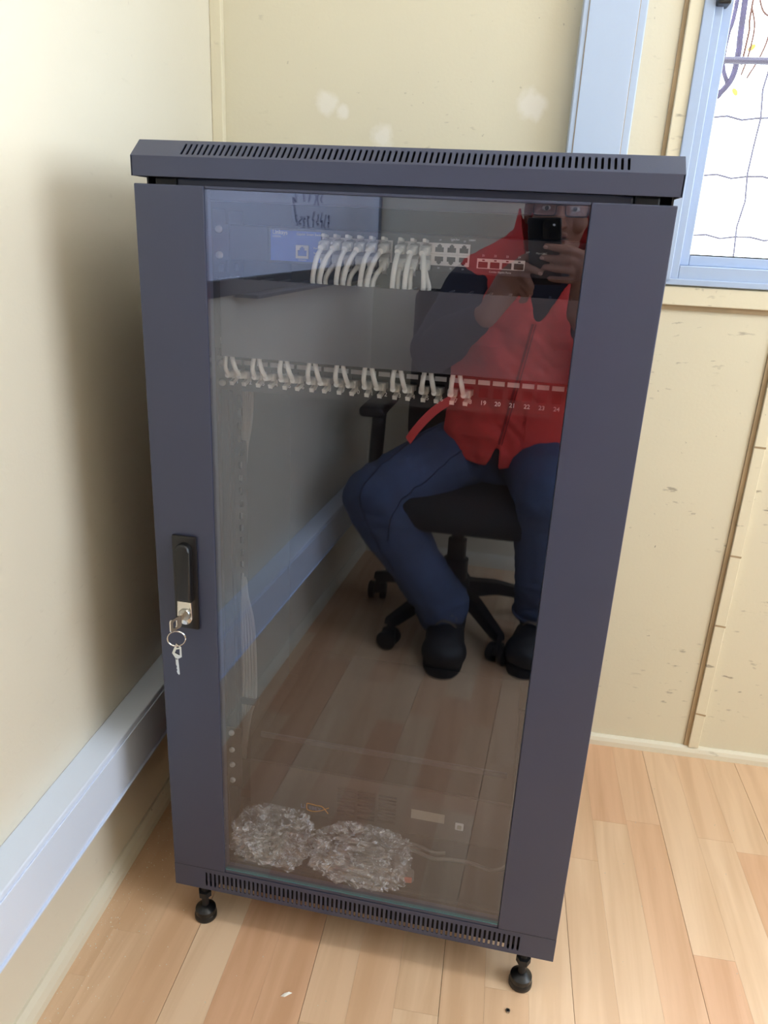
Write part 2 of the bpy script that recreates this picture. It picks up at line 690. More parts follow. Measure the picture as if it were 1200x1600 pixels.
T = 0.06
tag(inroom(MB().box(-T, 0, -RD - T, T, 0, RH).build('wall_left', 'wall_l')), 'cream painted side wall beside the rack', kind='structure')
mb = MB()
mb.box(0, W1[0], 0, T, 0, RH).box(W1[1], RW, 0, T, 0, RH).box(W1[0], W1[1], 0, T, 0, W1[2]).box(W1[0], W1[1], 0, T, W1[3], RH)
tag(inroom(mb.build('wall_back', 'wall_b')), 'cream panelled wall behind the rack with white filler dabs', kind='structure')
mb = MB()
mb.box(RW, RW + T, W2[1], T, 0, RH).box(RW, RW + T, -RD - T, W2[0], 0, RH).box(RW, RW + T, W2[0], W2[1], 0, W2[2]).box(RW, RW + T, W2[0], W2[1], W2[3], RH)
tag(inroom(mb.build('wall_right', 'wall')), 'cream side wall with a wide window', kind='structure')
mb = MB().box(0, RW, -RD - T, -RD, 0, RH)
tag(inroom(mb.build('wall_front', 'wall')), 'cream wall behind the seated person', kind='structure')
tag(inroom(MB().box(-T, RW + T, -RD - T, T, RH, RH + T).build('ceiling', 'ceil')), 'white ceiling', kind='structure')


def moulding(name, p0, p1, inward, label, prof):
    bm = MB()
    p0, p1, n = Vector(p0), Vector(p1), Vector(inward)
    a = [bm.bm.verts.new(p0 + n * d + Vector((0, 0, z))) for d, z in prof]
    b = [bm.bm.verts.new(p1 + n * d + Vector((0, 0, z))) for d, z in prof]
    k = len(prof)
    bm.bm.faces.new(a)
    bm.bm.faces.new(b[::-1])
    for i in range(k):
        bm.bm.faces.new((a[i], b[i], b[(i + 1) % k], a[(i + 1) % k]))
    o = inroom(bm.build(name, 'trim_b'))
    return tag(o, label, kind='structure')


PR = [(0, 0), (0.014, 0), (0.014, 0.014), (0.010, 0.026), (0.004, 0.034), (0, 0.034)]
PRB = [(0, 0), (0.012, 0), (0.012, 0.012), (0.009, 0.020), (0.003, 0.024), (0, 0.024)]
moulding('baseboard_left', (0, -RD, 0), (0, 0, 0), (1, 0, 0), 'worn cream skirting along the side wall', PR)
moulding('baseboard_back', (0, 0, 0), (RW, 0, 0), (0, -1, 0), 'worn cream skirting along the back wall', PRB)
moulding('baseboard_front', (0, -RD, 0), (RW, -RD, 0), (0, 1, 0), 'cream skirting behind the chair', [(d, z * 1.35) for d, z in PR])
moulding('baseboard_right', (RW, -RD, 0), (RW, 0, 0), (-1, 0, 0), 'cream skirting below the side window', PR)

# battens on the back wall; brown strips paint their shaded edges
tag(inroom(MB().box(0, 0.022, -0.016, 0, 0.024, RH, 0.002).build('trim_1', 'trim')), 'cream corner batten', kind='structure')
# tall batten left of window, sill batten, batten below the window
t1 = inroom(MB().box(0.8265, 0.850, -0.012, 0, 0.948, RH, 0.0015).build('trim_2', 'trim'))
tag(t1, 'cream upright beside the window frame', kind='structure')
g = MB().box(0.8195, 0.8268, -0.004, 0.0, 0.948, RH).build('shaded_joint', 'groove', t1, local=True)
t2 = inroom(MB().box(0.850, RW, -0.013, 0, 0.978, 1.0115, 0.002).build('trim_3', 'trim'))
tag(t2, 'cream rail under the window', kind='structure')
MB().box(0.826, RW, -0.005, 0.0, 0.969, 0.979).build('shaded_joint', 'groove', t2, local=True)
t3 = inroom(MB().box(1.0765, 1.0985, -0.010, 0, 0.024, 0.970, 0.0015).build('trim_4', 'trim'))
tag(t3, 'chipped cream batten between wall boards below the window', kind='structure')
MB().box(1.068, 1.077, -0.004, 0.0, 0.024, 0.970).build('shaded_joint', 'groove', t3, local=True)
rs = random.Random(5)
for zz in (0.72, 0.49, 0.33, 0.11):
    MB().box(1.0768, 1.0985, -0.0104, -0.009, zz, zz + 0.004, rot=Matrix.Rotation(rs.uniform(-.15, .15), 3, 'Y')).build('crack', 'groove', t3, local=True)


# windows -----------------------------------------------------------
def window(name, label, axis, a0, a1, z0, z1, base, latch=False):
    """sliding aluminium window; axis 'u': lies in the back wall, 'v': in the side wall at u=base"""
    root = inroom(empty(name))
    tag(root, label, kind='structure')

    def bx(p0, p1, d0, d1, q0, q1, bev=0.0015):
        if axis == 'u':
            return MB().box(p0, p1, d0, d1, q0, q1, bev)
        return MB().box(base + d0, base + d1, p0, p1, q0, q1, bev)
    f = 0.026
    for (p0, p1, q0, q1) in ((a0, a0 + f, z0, z1), (a1 - f, a1, z0, z1), (a0 + f, a1 - f, z0, z0 + f), (a0 + f, a1 - f, z1 - f, z1)):
        bx(p0, p1, -0.012, 0.050, q0, q1).build('frame', 'alu', root, local=True)
    # flange on the inside
    for (p0, p1, q0, q1) in ((a0 - 0.006, a0 + 0.012, z0 - 0.006, z1), (a0 - 0.006, a1 + 0.006, z0 - 0.008, z0 + 0.003)):
        bx(p0, p1, -0.018, -0.012, q0, q1).build('flange', 'alu', root, local=True)
    mid = (a0 + a1) / 2
    for (s0, s1, d) in ((a0 + f, mid + 0.02, 0.004), (mid - 0.02, a1 - f, 0.024)):
        sash = empty('sash')
        sash.parent = root
        w_ = 0.018
        for (p0, p1, q0, q1) in ((s0, s0 + w_, z0 + f, z1 - f), (s1 - w_, s1, z0 + f, z1 - f), (s0 + w_, s1 - w_, z0 + f, z0 + f + w_), (s0 + w_, s1 - w_, z1 - f - w_, z1 - f)):
            bx(p0, p1, d, d + 0.018, q0, q1).build('sash_rail', 'alu', sash, local=True)
        bx(s0 + w_, s1 - w_, d + 0.007, d + 0.011, z0 + f + w_, z1 - f - w_, 0).build('pane', 'pane', sash, local=True)
        bx(s0 + w_, s1 - w_, d + 0.001, d + 0.006, z0 + f + w_, z0 + f + w_ + 0.002, 0).build('seal', 'black', sash, local=True)
    if latch:
        bx(a0 + 0.012, a0 + 0.034, -0.030, 0.004, 1.453, 1.53, 0.003).build('latch', 'black', root, local=True)
    return root


window('window_1', 'white aluminium sliding window behind the rack', 'u', W1[0], W1[1], W1[2], W1[3], 0, latch=True)
window('window_2', 'white aluminium sliding window in the side wall', 'v', W2[0], W2[1], W2[2], W2[3], RW)

# ------------------------------------------------------------------ trunking
tr = inroom(empty('cable_trunking'))
tag(tr, 'long white plastic cable trunking running low along the side wall', 'trunking')
MB().box(0, 0.047, -RD, 0.0, 0.222, 0.318, 0.002).build('channel', 'pvc', tr, local=True)
MB().box(0.047, 0.0495, -RD, 0.0, 0.232, 0.309, 0.001).build('lid', 'pvc', tr, local=True)
MB().box(0.030, 0.0505, -RD, 0.0, 0.2195, 0.2225, 0.0008).build('lip', 'pvc', tr, local=True)
tr = inroom(empty('cable_trunking'))
tag(tr, 'upright white plastic cable trunking on the wall beside the window', 'trunking')
MB().box(0.654, 0.757, -0.045, 0.0, 0.03, RH, 0.002).build('channel', 'pvc_d', tr, local=True)
MB().box(0.6635, 0.7435, -0.0475, -0.045, 0.03, RH, 0.001).build('lid', 'pvc_d', tr, local=True)
MB().box(0.6625, 0.6635, -0.0462, -0.045, 0.03, RH).build('seam', 'groove', tr, local=True)
MB().box(0.7435, 0.7445, -0.0462, -0.045, 0.03, RH).build('seam', 'groove', tr, local=True)

# ------------------------------------------------------------------ ceiling lamp
cl = inroom(empty('ceiling_lamp'))
tag(cl, 'long white ceiling batten lamp over the room', 'lamp')
MB().box(0.75, 1.95, -1.22, -1.06, RH - 0.035, RH, 0.004).build('housing', 'pvc', cl, local=True)
MB().box(0.78, 1.92, -1.20, -1.08, RH - 0.06, RH - 0.035, 0.008).build('diffuser', 'tube', cl, local=True)

# ------------------------------------------------------------------ whiteboard on the side wall
wb = inroom(empty('whiteboard'))
tag(wb, 'whiteboard with blue handwriting on the side wall, seen in the glass', 'whiteboard')
MB().box(0.002, 0.014, -2.235, -1.05, 0.985, 1.86).build('board', 'wb', wb, local=True)
for (v0, v1, z0, z1) in ((-2.25, -1.035, 0.955, 0.985), (-2.25, -1.035, 1.86, 1.885), (-2.25, -2.235, 0.985, 1.86), (-1.05, -1.035, 0.985, 1.86)):
    MB().box(0.001, 0.020, v0, v1, z0, z1, 0.002).build('frame', 'grey', wb, local=True)
MB().box(0.004, 0.055, -2.10, -1.20, 0.948, 0.955, 0.001).build('pen_tray', 'grey', wb, local=True)
rs = random.Random(11)
for (vs, zs, n, s) in ((-1.70, 1.135, 5, 0.030), (-1.75, 1.082, 9, 0.026), (-1.70, 1.20, 6, 0.032), (-1.72, 1.27, 8, 0.03)):
    v = vs
    for k in range(n):
        mb = MB()
        pts = [(0.0145, v + s * 0.75 * rs.random(), zs + s * (j / 4) * 1.0 + rs.uniform(-.3, .3) * s) for j in range(5)]
        mb.tube(spline(pts, 3), 0.0013, 5)
        v += s * rs.uniform(0.9, 1.5)
        mb.build('handwriting', 'ink', wb, local=True)
mb = MB()
mb.tube(spline([(0.0145, -1.50, 1.17), (0.0145, -1.51, 1.13), (0.0145, -1.49, 1.14), (0.0145, -1.515, 1.09)], 3), 0.0014, 5)
mb.build('handwriting', 'ink', wb, local=True)

# ------------------------------------------------------------------ outside
gd = inroom(MB().box(-14, 16, T + 0.02, 24, -0.45, -0.40).build('ground', 'ground'))
tag(gd, 'pale bright ground outside the window', kind='structure')
gd = inroom(MB().box(RW + T + 0.02, 24, -RD - T - 0.01, T + 0.01, -0.45, -0.40).build('ground', 'ground'))
tag(gd, 'pale bright ground outside the side window', kind='structure')
fe = inroom(empty('wire_fence'))
tag(fe, 'galvanised wire fence with a top rail outside the window', 'fence')
MB().tube([(0.2, 1.5, 1.658), (5, 1.5, 1.658)], 0.011, 8).build('top_rail', 'wire', fe, local=True)
for i, z in enumerate((1.488, 1.307, 1.111, 0.92)):
    mb = MB()
    n = 96
    mb.tube([(0.2 + 4.8 * k / n, 1.5 + 0.006 * math.cos(k * 2.2), z + 0.006 * math.sin(k * 2.2)) for k in range(n + 1)], 0.0035, 5)
    mb.build('strand', 'wire', fe, local=True)
for x in (0.75, 1.355, 1.98, 2.6, 3.2):
    mb = MB()
    n = 24
    mb.tube([(x + 0.006 * math.sin(k * 2.4), 1.5 + 0.006 * math.cos(k * 2.4), -0.4 + 2.06 * k / n) for k in range(n + 1)], 0.0035, 5)
    mb.build('strand', 'wire', fe, local=True)
tree = inroom(empty('hanging_tree', ))
tree.name = 'tree'
tag(tree, 'bare drooping tree with hanging shoots outside the window', 'tree')
MB().tube([(1.9, 2.0, -0.4), (1.86, 2.0, 0.8), (1.8, 1.95, 1.8), (1.6, 1.85, 2.5), (1.3, 1.75, 2.9)], [0.06, 0.055, 0.05, 0.04, 0.02], 10).build('trunk', 'bark', tree, smooth=True, local=True)
rs = random.Random(2)


def shoot(pts, r, m):
    MB().tube(spline(pts, 5), r, 6).build('shoot', m, tree, smooth=True, local=True)


shoot([(1.3, 1.7, 2.88), (1.25, 1.6, 2.3), (1.262, 1.58, 1.80), (1.268, 1.58, 1.70), (1.262, 1.58, 1.62), (1.222, 1.58, 1.56)], 0.010, 'bark')
shoot([(1.3, 1.7, 2.9), (1.24, 1.6, 2.2), (1.235, 1.58, 1.83), (1.225, 1.58, 1.75), (1.225, 1.58, 1.66), (1.252, 1.58, 1.60)], 0.007, 'bark')
shoot([(1.262, 1.58, 1.62), (1.24, 1.58, 1.585), (1.20, 1.58, 1.575)], 0.005, 'bark')
shoot([(1.25, 1.58, 1.60), (1.225, 1.58, 1.57), (1.20, 1.58, 1.54)], 0.004, 'bark')
shoot([(1.4, 1.7, 2.9), (1.30, 1.6, 2.2), (1.285, 1.58, 1.83), (1.29, 1.58, 1.76), (1.285, 1.58, 1.66)], 0.0035, 'vine')
shoot([(1.285, 1.58, 1.83), (1.305, 1.58, 1.77), (1.302, 1.58, 1.69), (1.29, 1.58, 1.63)], 0.003, 'vine')
shoot([(1.5, 1.7, 2.9), (1.40, 1.6, 2.2), (1.36, 1.58, 1.80), (1.345, 1.58, 1.70), (1.31, 1.58, 1.62)], 0.003, 'vine')
shoot([(1.30, 1.6, 1.88), (1.33, 1.6, 1.82), (1.375, 1.6, 1.80)], 0.003, 'vine')
for k in range(40):
    mb = MB()
    x, z = rs.uniform(1.18, 1.6), rs.uniform(1.56, 2.3)
    mb.ell((x, 1.58 + rs.uniform(-.03, .05), z), (0.008, 0.003, 0.014), Matrix.Rotation(rs.uniform(-1, 1), 3, 'Y'), 8)
    mb.build('leaf', 'leaf' if k % 3 else 'vine', tree, local=True)

# ================================================================== the server rack
rack = empty('server_rack', (0, 0, 0))
tag(rack, 'charcoal steel server rack with a tinted glass door', 'server rack')
ZB, ZD0, ZD1, DEP = 0.083, 0.1225, 1.1226, 0.575
# cabinet shell
MB().box(-0.2985, -0.2965, 0.03, DEP, ZB, 1.1685).build('side_panel', 'steel_in', rack)
MB().box(0.2965, 0.2985, 0.03, DEP, ZB, 1.1685).build('side_panel', 'steel_in', rack)
MB().box(-0.2965, 0.2965, DEP - 0.003, DEP, ZB, 1.1685).build('rear_panel', 'steel_in', rack)
MB().box(-0.2965, 0.2965, 0.008, DEP - 0.004, 0.120, 0.126).build('floor_pan', 'steel_in', rack)
MB().box(-0.25, 0.25, 0.022, 0.03, 0.128, 0.134, 0.001).build('floor_lip', 'steel_in', rack)
for s in (-1, 1):
    MB().box(min(s * .284, s * .258), max(s * .284, s * .258), 0.022, 0.05, 0.1262, 1.131, 0.002).build('corner_post', 'steel_in', rack)
MB().box(-0.2575, 0.2575, 0.024, 0.05, 1.108, 1.131, 0.002).build('head_beam', 'steel', rack)
# top cover: sheet with a folded, slotted chamfer and short apron
tc_ = empty('top_cover')
tc_.parent = rack
xs = 0.302
MB().box(-xs, xs, 0.0, 0.0016, 1.1305, 1.152, 0.0006).build('apron', 'steel', tc_)
y0, z0, y1, z1 = 0.0, 1.152, 0.024, 1.1705
nrm = Vector((0, z1 - z0, -(y1 - y0))).normalized()
Ls = math.hypot(y1 - y0, z1 - z0)


def chamfer(s, t, d):
    k = t / Ls
    return Vector((s, y0 + (y1 - y0) * k, z0 + (z1 - z0) * k)) - Vector((0, -nrm.y, -nrm.z)) * 0 + Vector((0, 1, -1)).normalized() * d


N = 75
hol = [slot(-0.2415 + 0.488 * k / (N - 1), Ls * 0.13, Ls * 0.80, 0.0028) for k in range(N)]
MB().plate([(-xs, 0), (xs, 0), (xs, Ls), (-xs, Ls)], hol, 0.0015, chamfer).build('slotted_chamfer', 'steel', tc_)
MB().box(-xs, xs, 0.024, DEP, 1.169, 1.1705).build('lid', 'steel', tc_)
for s in (-1, 1):
    MB().prism([(0, 0)] * 0 or [(s * xs, 1.1305), (s * (xs - 0.0016), 1.1305), (s * (xs - 0.0016), 1.1692), (s * xs, 1.1692)], 0.024, DEP).build('side_flange', 'steel', tc_)
    mb = MB()
    vv = [(0.0, 1.1305), (0.024, 1.1305), (0.024, 1.1704), (0.0, 1.152)]
    a = [mb.bm.verts.new((s * xs, y, z)) for y, z in vv]
    b = [mb.bm.verts.new((s * (xs - 0.0016), y, z)) for y, z in vv]
    mb.bm.faces.new(a)
    mb.bm.faces.new(b[::-1])
    for i in range(4):
        mb.bm.faces.new((a[i], b[i], b[(i + 1) % 4], a[(i + 1) % 4]))
    mb.build('end_cheek', 'steel', tc_)
MB().box(-0.27, 0.27, 0.0305, 0.034, 1.1315, 1.168).build('vent_shade', 'dark', tc_)  # near-black sheet painted as the shade behind the top slots
# base fascia with slots
N = 70
hol = [slot(-0.2465 + 0.493 * k / (N - 1), 0.0865, 0.1140, 0.0034) for k in range(N)]
MB().plate([(-0.3, ZB - 0.004), (0.3, ZB - 0.004), (0.3, ZD0 - 0.001), (-0.3, ZD0 - 0.001)], hol, 0.0015, lambda s, t, d: Vector((s, 0.001 + d, t))).build('base_fascia', 'steel', rack)
MB().box(-0.27, 0.27, 0.012, 0.016, 0.084, 0.119).build('base_shade', 'dark', rack)  # dark sheet stands for the shaded space behind the base slots
MB().box(-0.3, 0.3, 0.0025, 0.03, 0.1195, 0.1212).build('base_shelf', 'steel', rack)
for s in (-1, 1):
    for y in (0.02, 0.53):
        f = empty('foot', (s * 0.259, y, 0))
        f.parent = rack
        MB().box(s * 0.259 - 0.028, s * 0.259 + 0.028, y - 0.012, y + 0.03, 0.078, 0.0815, 0.001).build('bracket', 'black', f)
        MB().lathe([(0.0055, 0.016), (0.0055, 0.079)], (s * 0.259, y, 0), seg=14).build('stem', 'blackm', f, 'auto')
        MB().lathe([(0.011, 0.046), (0.011, 0.056)], (s * 0.259, y, 0), seg=6).build('lock_nut', 'blackm', f)
        MB().lathe([(0.0165, 0.0), (0.018, 0.002), (0.018, 0.008), (0.0165, 0.011), (0.017, 0.013), (0.0165, 0.019), (0.010, 0.024), (0.006, 0.026)], (s * 0.259, y, 0), seg=28).build('pad', 'black', f, 'auto')
# door
door = empty('door')
door.parent = rack
GX = 0.2135
for s in (-1, 1):
    xa, xb = sorted((s * 0.2998, s * (GX + 0.0008)))
    MB().box(xa, xb, 0.0, 0.020, ZD0, ZD1, 0.0012).build('stile', 'steel', door)
MB().box(-GX, GX, 0.0012, 0.0055, 0.1300, 1.1190).build('glass_pane', 'glass', door)
MB().box(-GX, GX, 0.0010, 0.0056, 0.1285, 0.1300).build('glass_edge', 'edge', door)
MB().box(-GX, GX, 0.0012, 0.018, ZD0, 0.1283, 0.001).build('bottom_rail', 'steel', door)
MB().box(-GX, GX, 0.0012, 0.018, 1.1192, ZD1, 0.001).build('top_rail', 'steel', door)
# swing handle lock
hl = door
mb = MB()
mb.box(-0.2735, -0.2385, -0.006, 0.0, 0.5535, 0.6925, 0.003, 2)
mb.build('lock_plate', 'black', door, 'auto')
mb = MB()
gc = -0.2545
ol = []
for k in range(13):
    a = math.pi * k / 12
    ol.append((gc + 0.0105 * math.cos(a), 0.6735 + 0.0105 * math.sin(a)))
ol += [(gc - 0.0105, 0.600), (gc + 0.0105, 0.600)]
mb.prism(ol, -0.017, -0.006)
bmesh.ops.bevel(mb.bm, geom=[e for e in mb.bm.edges if all(v.co.y < -0.016 for v in e.verts)], offset=0.004, segments=3, profile=0.5, affect='EDGES')
mb.build('handle_grip', 'black', door, 'auto')
mb = MB()
ol = [(gc + 0.0105, 0.600), (gc - 0.0105, 0.600)]
for k in range(13):
    a = math.pi + math.pi * k / 12
    ol.append((gc + 0.0105 * math.cos(a), 0.5755 + 0.0105 * math.sin(a)))
mb.prism(ol, -0.0155, -0.006)
bmesh.ops.bevel(mb.bm, geom=[e for e in mb.bm.edges if all(v.co.y < -0.015 for v in e.verts)], offset=0.0015, segments=2, profile=0.5, affect='EDGES')
mb.build('lock_housing', 'chrome', door, 'auto')
MB().lathe([(0.0078, -0.0195), (0.0085, -0.0185), (0.0085, -0.0150)], (gc + 0.001, 0, 0.582), 'Y', 24).build('lock_cylinder', 'zinc', door, 'auto')

# rails with square holes and cage screws
for s in (-1, 1):
    x0, x1 = sorted((s * 0.2425, s * 0.2250))
    hol = [rrect(s * 0.2326 - 0.0042, s * 0.2326 + 0.0042, z - 0.0042, z + 0.0042, 0.0004, 1) for z in [0.17 + 0.01482 * k for k in range(61)] if z < 1.09]
    MB().plate([(x0, 0.135), (x1, 0.135), (x1, 1.10), (x0, 1.10)], hol, 0.002, lambda a, t, d: Vector((a, 0.0875 + d, t))).build('mounting_rail', 'steel_in', rack)
    xa, xb = sorted((s * 0.2425, s * 0.2405))
    MB().box(xa, xb, 0.0895, 0.135, 0.135, 1.10).build('rail_web', 'steel_in', rack)
    # rear rail further back
    hol = [rrect(s * 0.281 - 0.003, s * 0.281 + 0.003, z - 0.0058, z + 0.0058, 0.0004, 1) for z in [0.20 + 0.0222 * k for k in range(39)]]
    x0, x1 = sorted((s * 0.292, s * 0.270))
    MB().plate([(x0, 0.13), (x1, 0.13), (x1, 1.10), (x0, 1.10)], hol, 0.002, lambda a, t, d: Vector((a, 0.262 + d, t))).build('rear_rail', 'steel_in', rack)


def screw(parent, x, z, y=0.0845, r=0.0048):
    MB().lathe([(r * 0.35, -0.0042), (r * 0.8, -0.0034), (r, -0.0015), (r, 0.0)], (x, y, z), 'Y', 16).build('screw', 'screw', parent, 'auto')


# ================================================================== equipment in the rack
YF = 0.085     # plane of the mounting rails
# --- network switch
sw = empty('network_switch', (0, YF, 1.04))
tag(sw, 'charcoal network switch with a blue label at the top of the rack', 'network switch')
MB().box(-0.219, 0.219, YF + 0.001, 0.33, 1.041, 1.0825, 0.001).build('casing', 'sw', sw)
MB().box(-0.167, 0.219, YF - 0.004, YF + 0.001, 1.0405, 1.0825, 0.001).build('fascia', 'sw', sw)
for s in (-1, 1):
    xa, xb = sorted((s * 0.2195, s * 0.2413))
    MB().box(xa, xb, YF - 0.0005, YF + 0.0015, 1.040, 1.083).build('rack_ear', 'sw', sw)
    screw(sw, s * 0.2326, 1.0765, YF - 0.0006)
    screw(sw, s * 0.2326, 1.0456, YF - 0.0006)
YS = YF - 0.0042
MB().box(-0.163, -0.0985, YS - 0.0006, YS, 1.0434, 1.0790).build('label_panel', 'blue', sw)
text('Linksys', 0.0068, (-0.1605, YS - 0.001, 1.0765), 'white', sw, align='LEFT', bold=0.00008)
text('LGS326', 0.0034, (-0.1605, YS - 0.001, 1.0718), 'white', sw, align='LEFT')
text('Gigabit Smart Switch', 0.0040, (-0.1295, YS - 0.001, 1.0755), 'white', sw, align='LEFT')
for k, z in enumerate((1.060, 1.0545, 1.0505)):
    text(('Power', 'System', 'Link')[k], 0.003, (-0.1075, YS - 0.001, z), 'white', sw, align='LEFT')
text('Console', 0.003, (-0.1218, YS - 0.001, 1.0455), 'white', sw)


def jack(parent, x, z, w, h, y, up=True):
    """white socket housing with the stepped opening of a modular jack"""
    p = w * 0.36
    t = h * 0.5
    st = [(x - p, z - t * 0.62), (x + p, z - t * 0.62), (x + p, z + t * 0.25), (x + p * 0.55, z + t * 0.25), (x + p * 0.55, z + t * 0.6), (x + p * 0.3, z + t * 0.6), (x + p * 0.3, z + t * 0.8), (x - p * 0.3, z + t * 0.8), (x - p * 0.3, z + t * 0.6), (x - p * 0.55, z + t * 0.6), (x - p * 0.55, z + t * 0.25), (x - p, z + t * 0.25)]
    if not up:
        st = [(a, 2 * z - b) for a, b in st]
    MB().plate([(x - w / 2, z - t), (x + w / 2, z - t), (x + w / 2, z + t), (x - w / 2, z + t)], [st], 0.0028, lambda a, b, d: Vector((a, y - 0.0028 + d, b))).build('socket', 'portw', parent)
    return st


jack(sw, -0.1218, 1.055, 0.0160, 0.0155, YS)
MB().box(-0.1275, -0.1160, YS - 0.0004, YS + 0.0002, 1.0495, 1.0612).build('socket_well', 'blackm', sw)
COLS = [-0.0889 + 0.0146 * k for k in range(6)] + [0.0045 + 0.0146 * k for k in range(6)]
for gx in (COLS[0] - 0.0075, COLS[6] - 0.0075):
    MB().box(gx, gx + 0.0885, YS - 0.0003, YS + 0.0002, 1.0485, 1.0740).build('socket_well', 'blackm', sw)
for x in COLS:
    for z, up in ((1.0676, True), (1.0548, False)):
        jack(sw, x, z, 0.0145, 0.0126, YS, up)
for k, x in enumerate((0.101, 0.115, 0.129, 0.143)):
    MB().plate([(x - 0.007, 1.0478), (x + 0.007, 1.0478), (x + 0.007, 1.0590), (x - 0.007, 1.0590)], [rrect(x - 0.0055, x + 0.0058, 1.0485, 1.0555, 0.0005, 1)], 0.0025, lambda a, b, d: Vector((a, YS - 0.0025 + d, b))).build('fibre_slot', 'portw', sw)
    MB().box(x - 0.0056, x + 0.0058, YS - 0.0004, YS + 0.0002, 1.0484, 1.0556).build('slot_well', 'blackm', sw)
    MB().box(x - 0.001, x + 0.002, YS - 0.0028, YS - 0.0024, 1.0565, 1.0580).build('indicator', 'black', sw)
    text(str(21 + k), 0.0032, (x, YS - 0.001, 1.0625), 'white', sw)
text('Combo Gigabit Ports', 0.003, (0.122, YS - 0.001, 1.0445), 'white', sw)
text('Link/Act', 0.003, (0.066, YS - 0.001, 1.0785), 'white', sw)
text('1000M', 0.003, (0.086, YS - 0.001, 1.0785), 'white', sw)
text('SFP', 0.003, (0.152, YS - 0.001, 1.0685), 'white', sw)
text('Mini-GBIC', 0.003, (0.168, YS - 0.001, 1.068), 'white', sw)
for x in COLS[9:]:
    text('%d' % (2 * COLS.index(x) + 1), 0.0028, (x, YS - 0.001, 1.0770), 'white', sw)
    text('%d' % (2 * COLS.index(x) + 2), 0.0028, (x, YS - 0.001, 1.0455), 'white', sw)

# --- cable manager: two-unit duct with a plain cover
cm = empty('cable_manager', (0, YF, 0.93))
tag(cm, 'plain grey cable manager panel between the switch and patch panel', 'cable manager')
MB().box(-0.2125, 0.2150, 0.035, 0.0365, 0.927, 1.0215, 0.0006).build('cover', 'mgr', cm)
for z in (0.9271, 1.0199):
    for k in range(19):
        x = -0.2060 + 0.0229 * k
        MB().box(x - 0.0015, x + 0.0015, 0.0366, 0.080, z, z + 0.0015).build('finger', 'mgr', cm)
MB().box(-0.2405, 0.2405, 0.0805, 0.0845, 0.9285, 1.0170, 0.0006).build('back_plate', 'steel_in', cm)
# --- patch panel
PX = [-0.2125 + 0.0182 * k for k in range(24)]
pp = empty('patch_bay', (0, YF, 0.875))
tag(pp, 'black twenty-four port patch panel with white label tabs and numbers', 'patch panel')
mb = MB()
hol = [rrect(x - 0.0060, x + 0.0060, 0.8925, 0.9055, 0.0005, 1) for x in PX]
mb.plate([(-0.2413, 0.8740), (0.2413, 0.8740), (0.2413, 0.9180), (-0.2413, 0.9180)], hol, 0.002, lambda a, b, d: Vector((a, YF - 0.001 + d, b)))
mb.build('fascia', 'steel_in', pp)
MB().box(-0.224, 0.218, YF + 0.012, YF + 0.03, 0.880, 0.914).build('terminal_block', 'blackm', pp)
for k, x in enumerate(PX):
    MB().box(x - 0.0074, x + 0.0074, YF - 0.0022, YF - 0.001, 0.9092, 0.9150).build('label_tab', 'white', pp)
    text(str(k + 1), 0.0078, (x + 0.001, YF - 0.0014, 0.8862), 'white', pp, 'number', bold=0.00012)
for s in (-1, 1):
    screw(pp, s * 0.2326, 0.8832, YF - 0.001)
    screw(pp, s * 0.2326, 0.9090, YF - 0.001)
text('D', 0.006, (0.226, YF - 0.0014, 0.892), 'white', pp)

# --- patch cables
ORD = ['first', 'second', 'third', 'fourth', 'fifth', 'sixth', 'seventh', 'eighth', 'ninth', 'tenth', 'eleventh', 'twelfth', 'thirteenth', 'fourteenth', 'fifteenth', 'sixteenth', 'seventeenth', 'eighteenth']


def plug(name, c, tip, r0, parent, clip):
    """boot and clear connector from the socket at c out to tip"""
    c, tip = Vector(c), Vector(tip)
    d = (tip - c).normalized()
    q = d.to_track_quat('-Y', 'Z').to_matrix()
    mb = MB()
    L = (tip - c).length
    mb.box(-0.0055, 0.0055, -0.011, 0.004, -0.0040, 0.0040, 0.0008)
    for v in mb.bm.verts:
        v.co = c + q @ v.co
    p = mb.build(name, 'plug', parent)
    mb = MB()
    mb.box(-0.0062, 0.0062, -0.017, -0.008, -0.0050, 0.0050, 0.0018)
    mb.tube([(0, -0.015, 0), (0, -0.022, 0), (0, -L, 0)], [0.0052, 0.0046, 0.0034], 10)
    s = 1 if clip > 0 else -1
    mb.box(-0.0022, 0.0022, -0.016, 0.0, s * 0.0050, s * 0.0090, 0.0008, rot=Matrix.Rotation(s * -0.35, 3, 'X'), piv=(0, 0, s * 0.005))
    for v in mb.bm.verts:
        v.co = c + q @ v.co
    mb.build('boot', 'cable', p, 'auto')
    return p


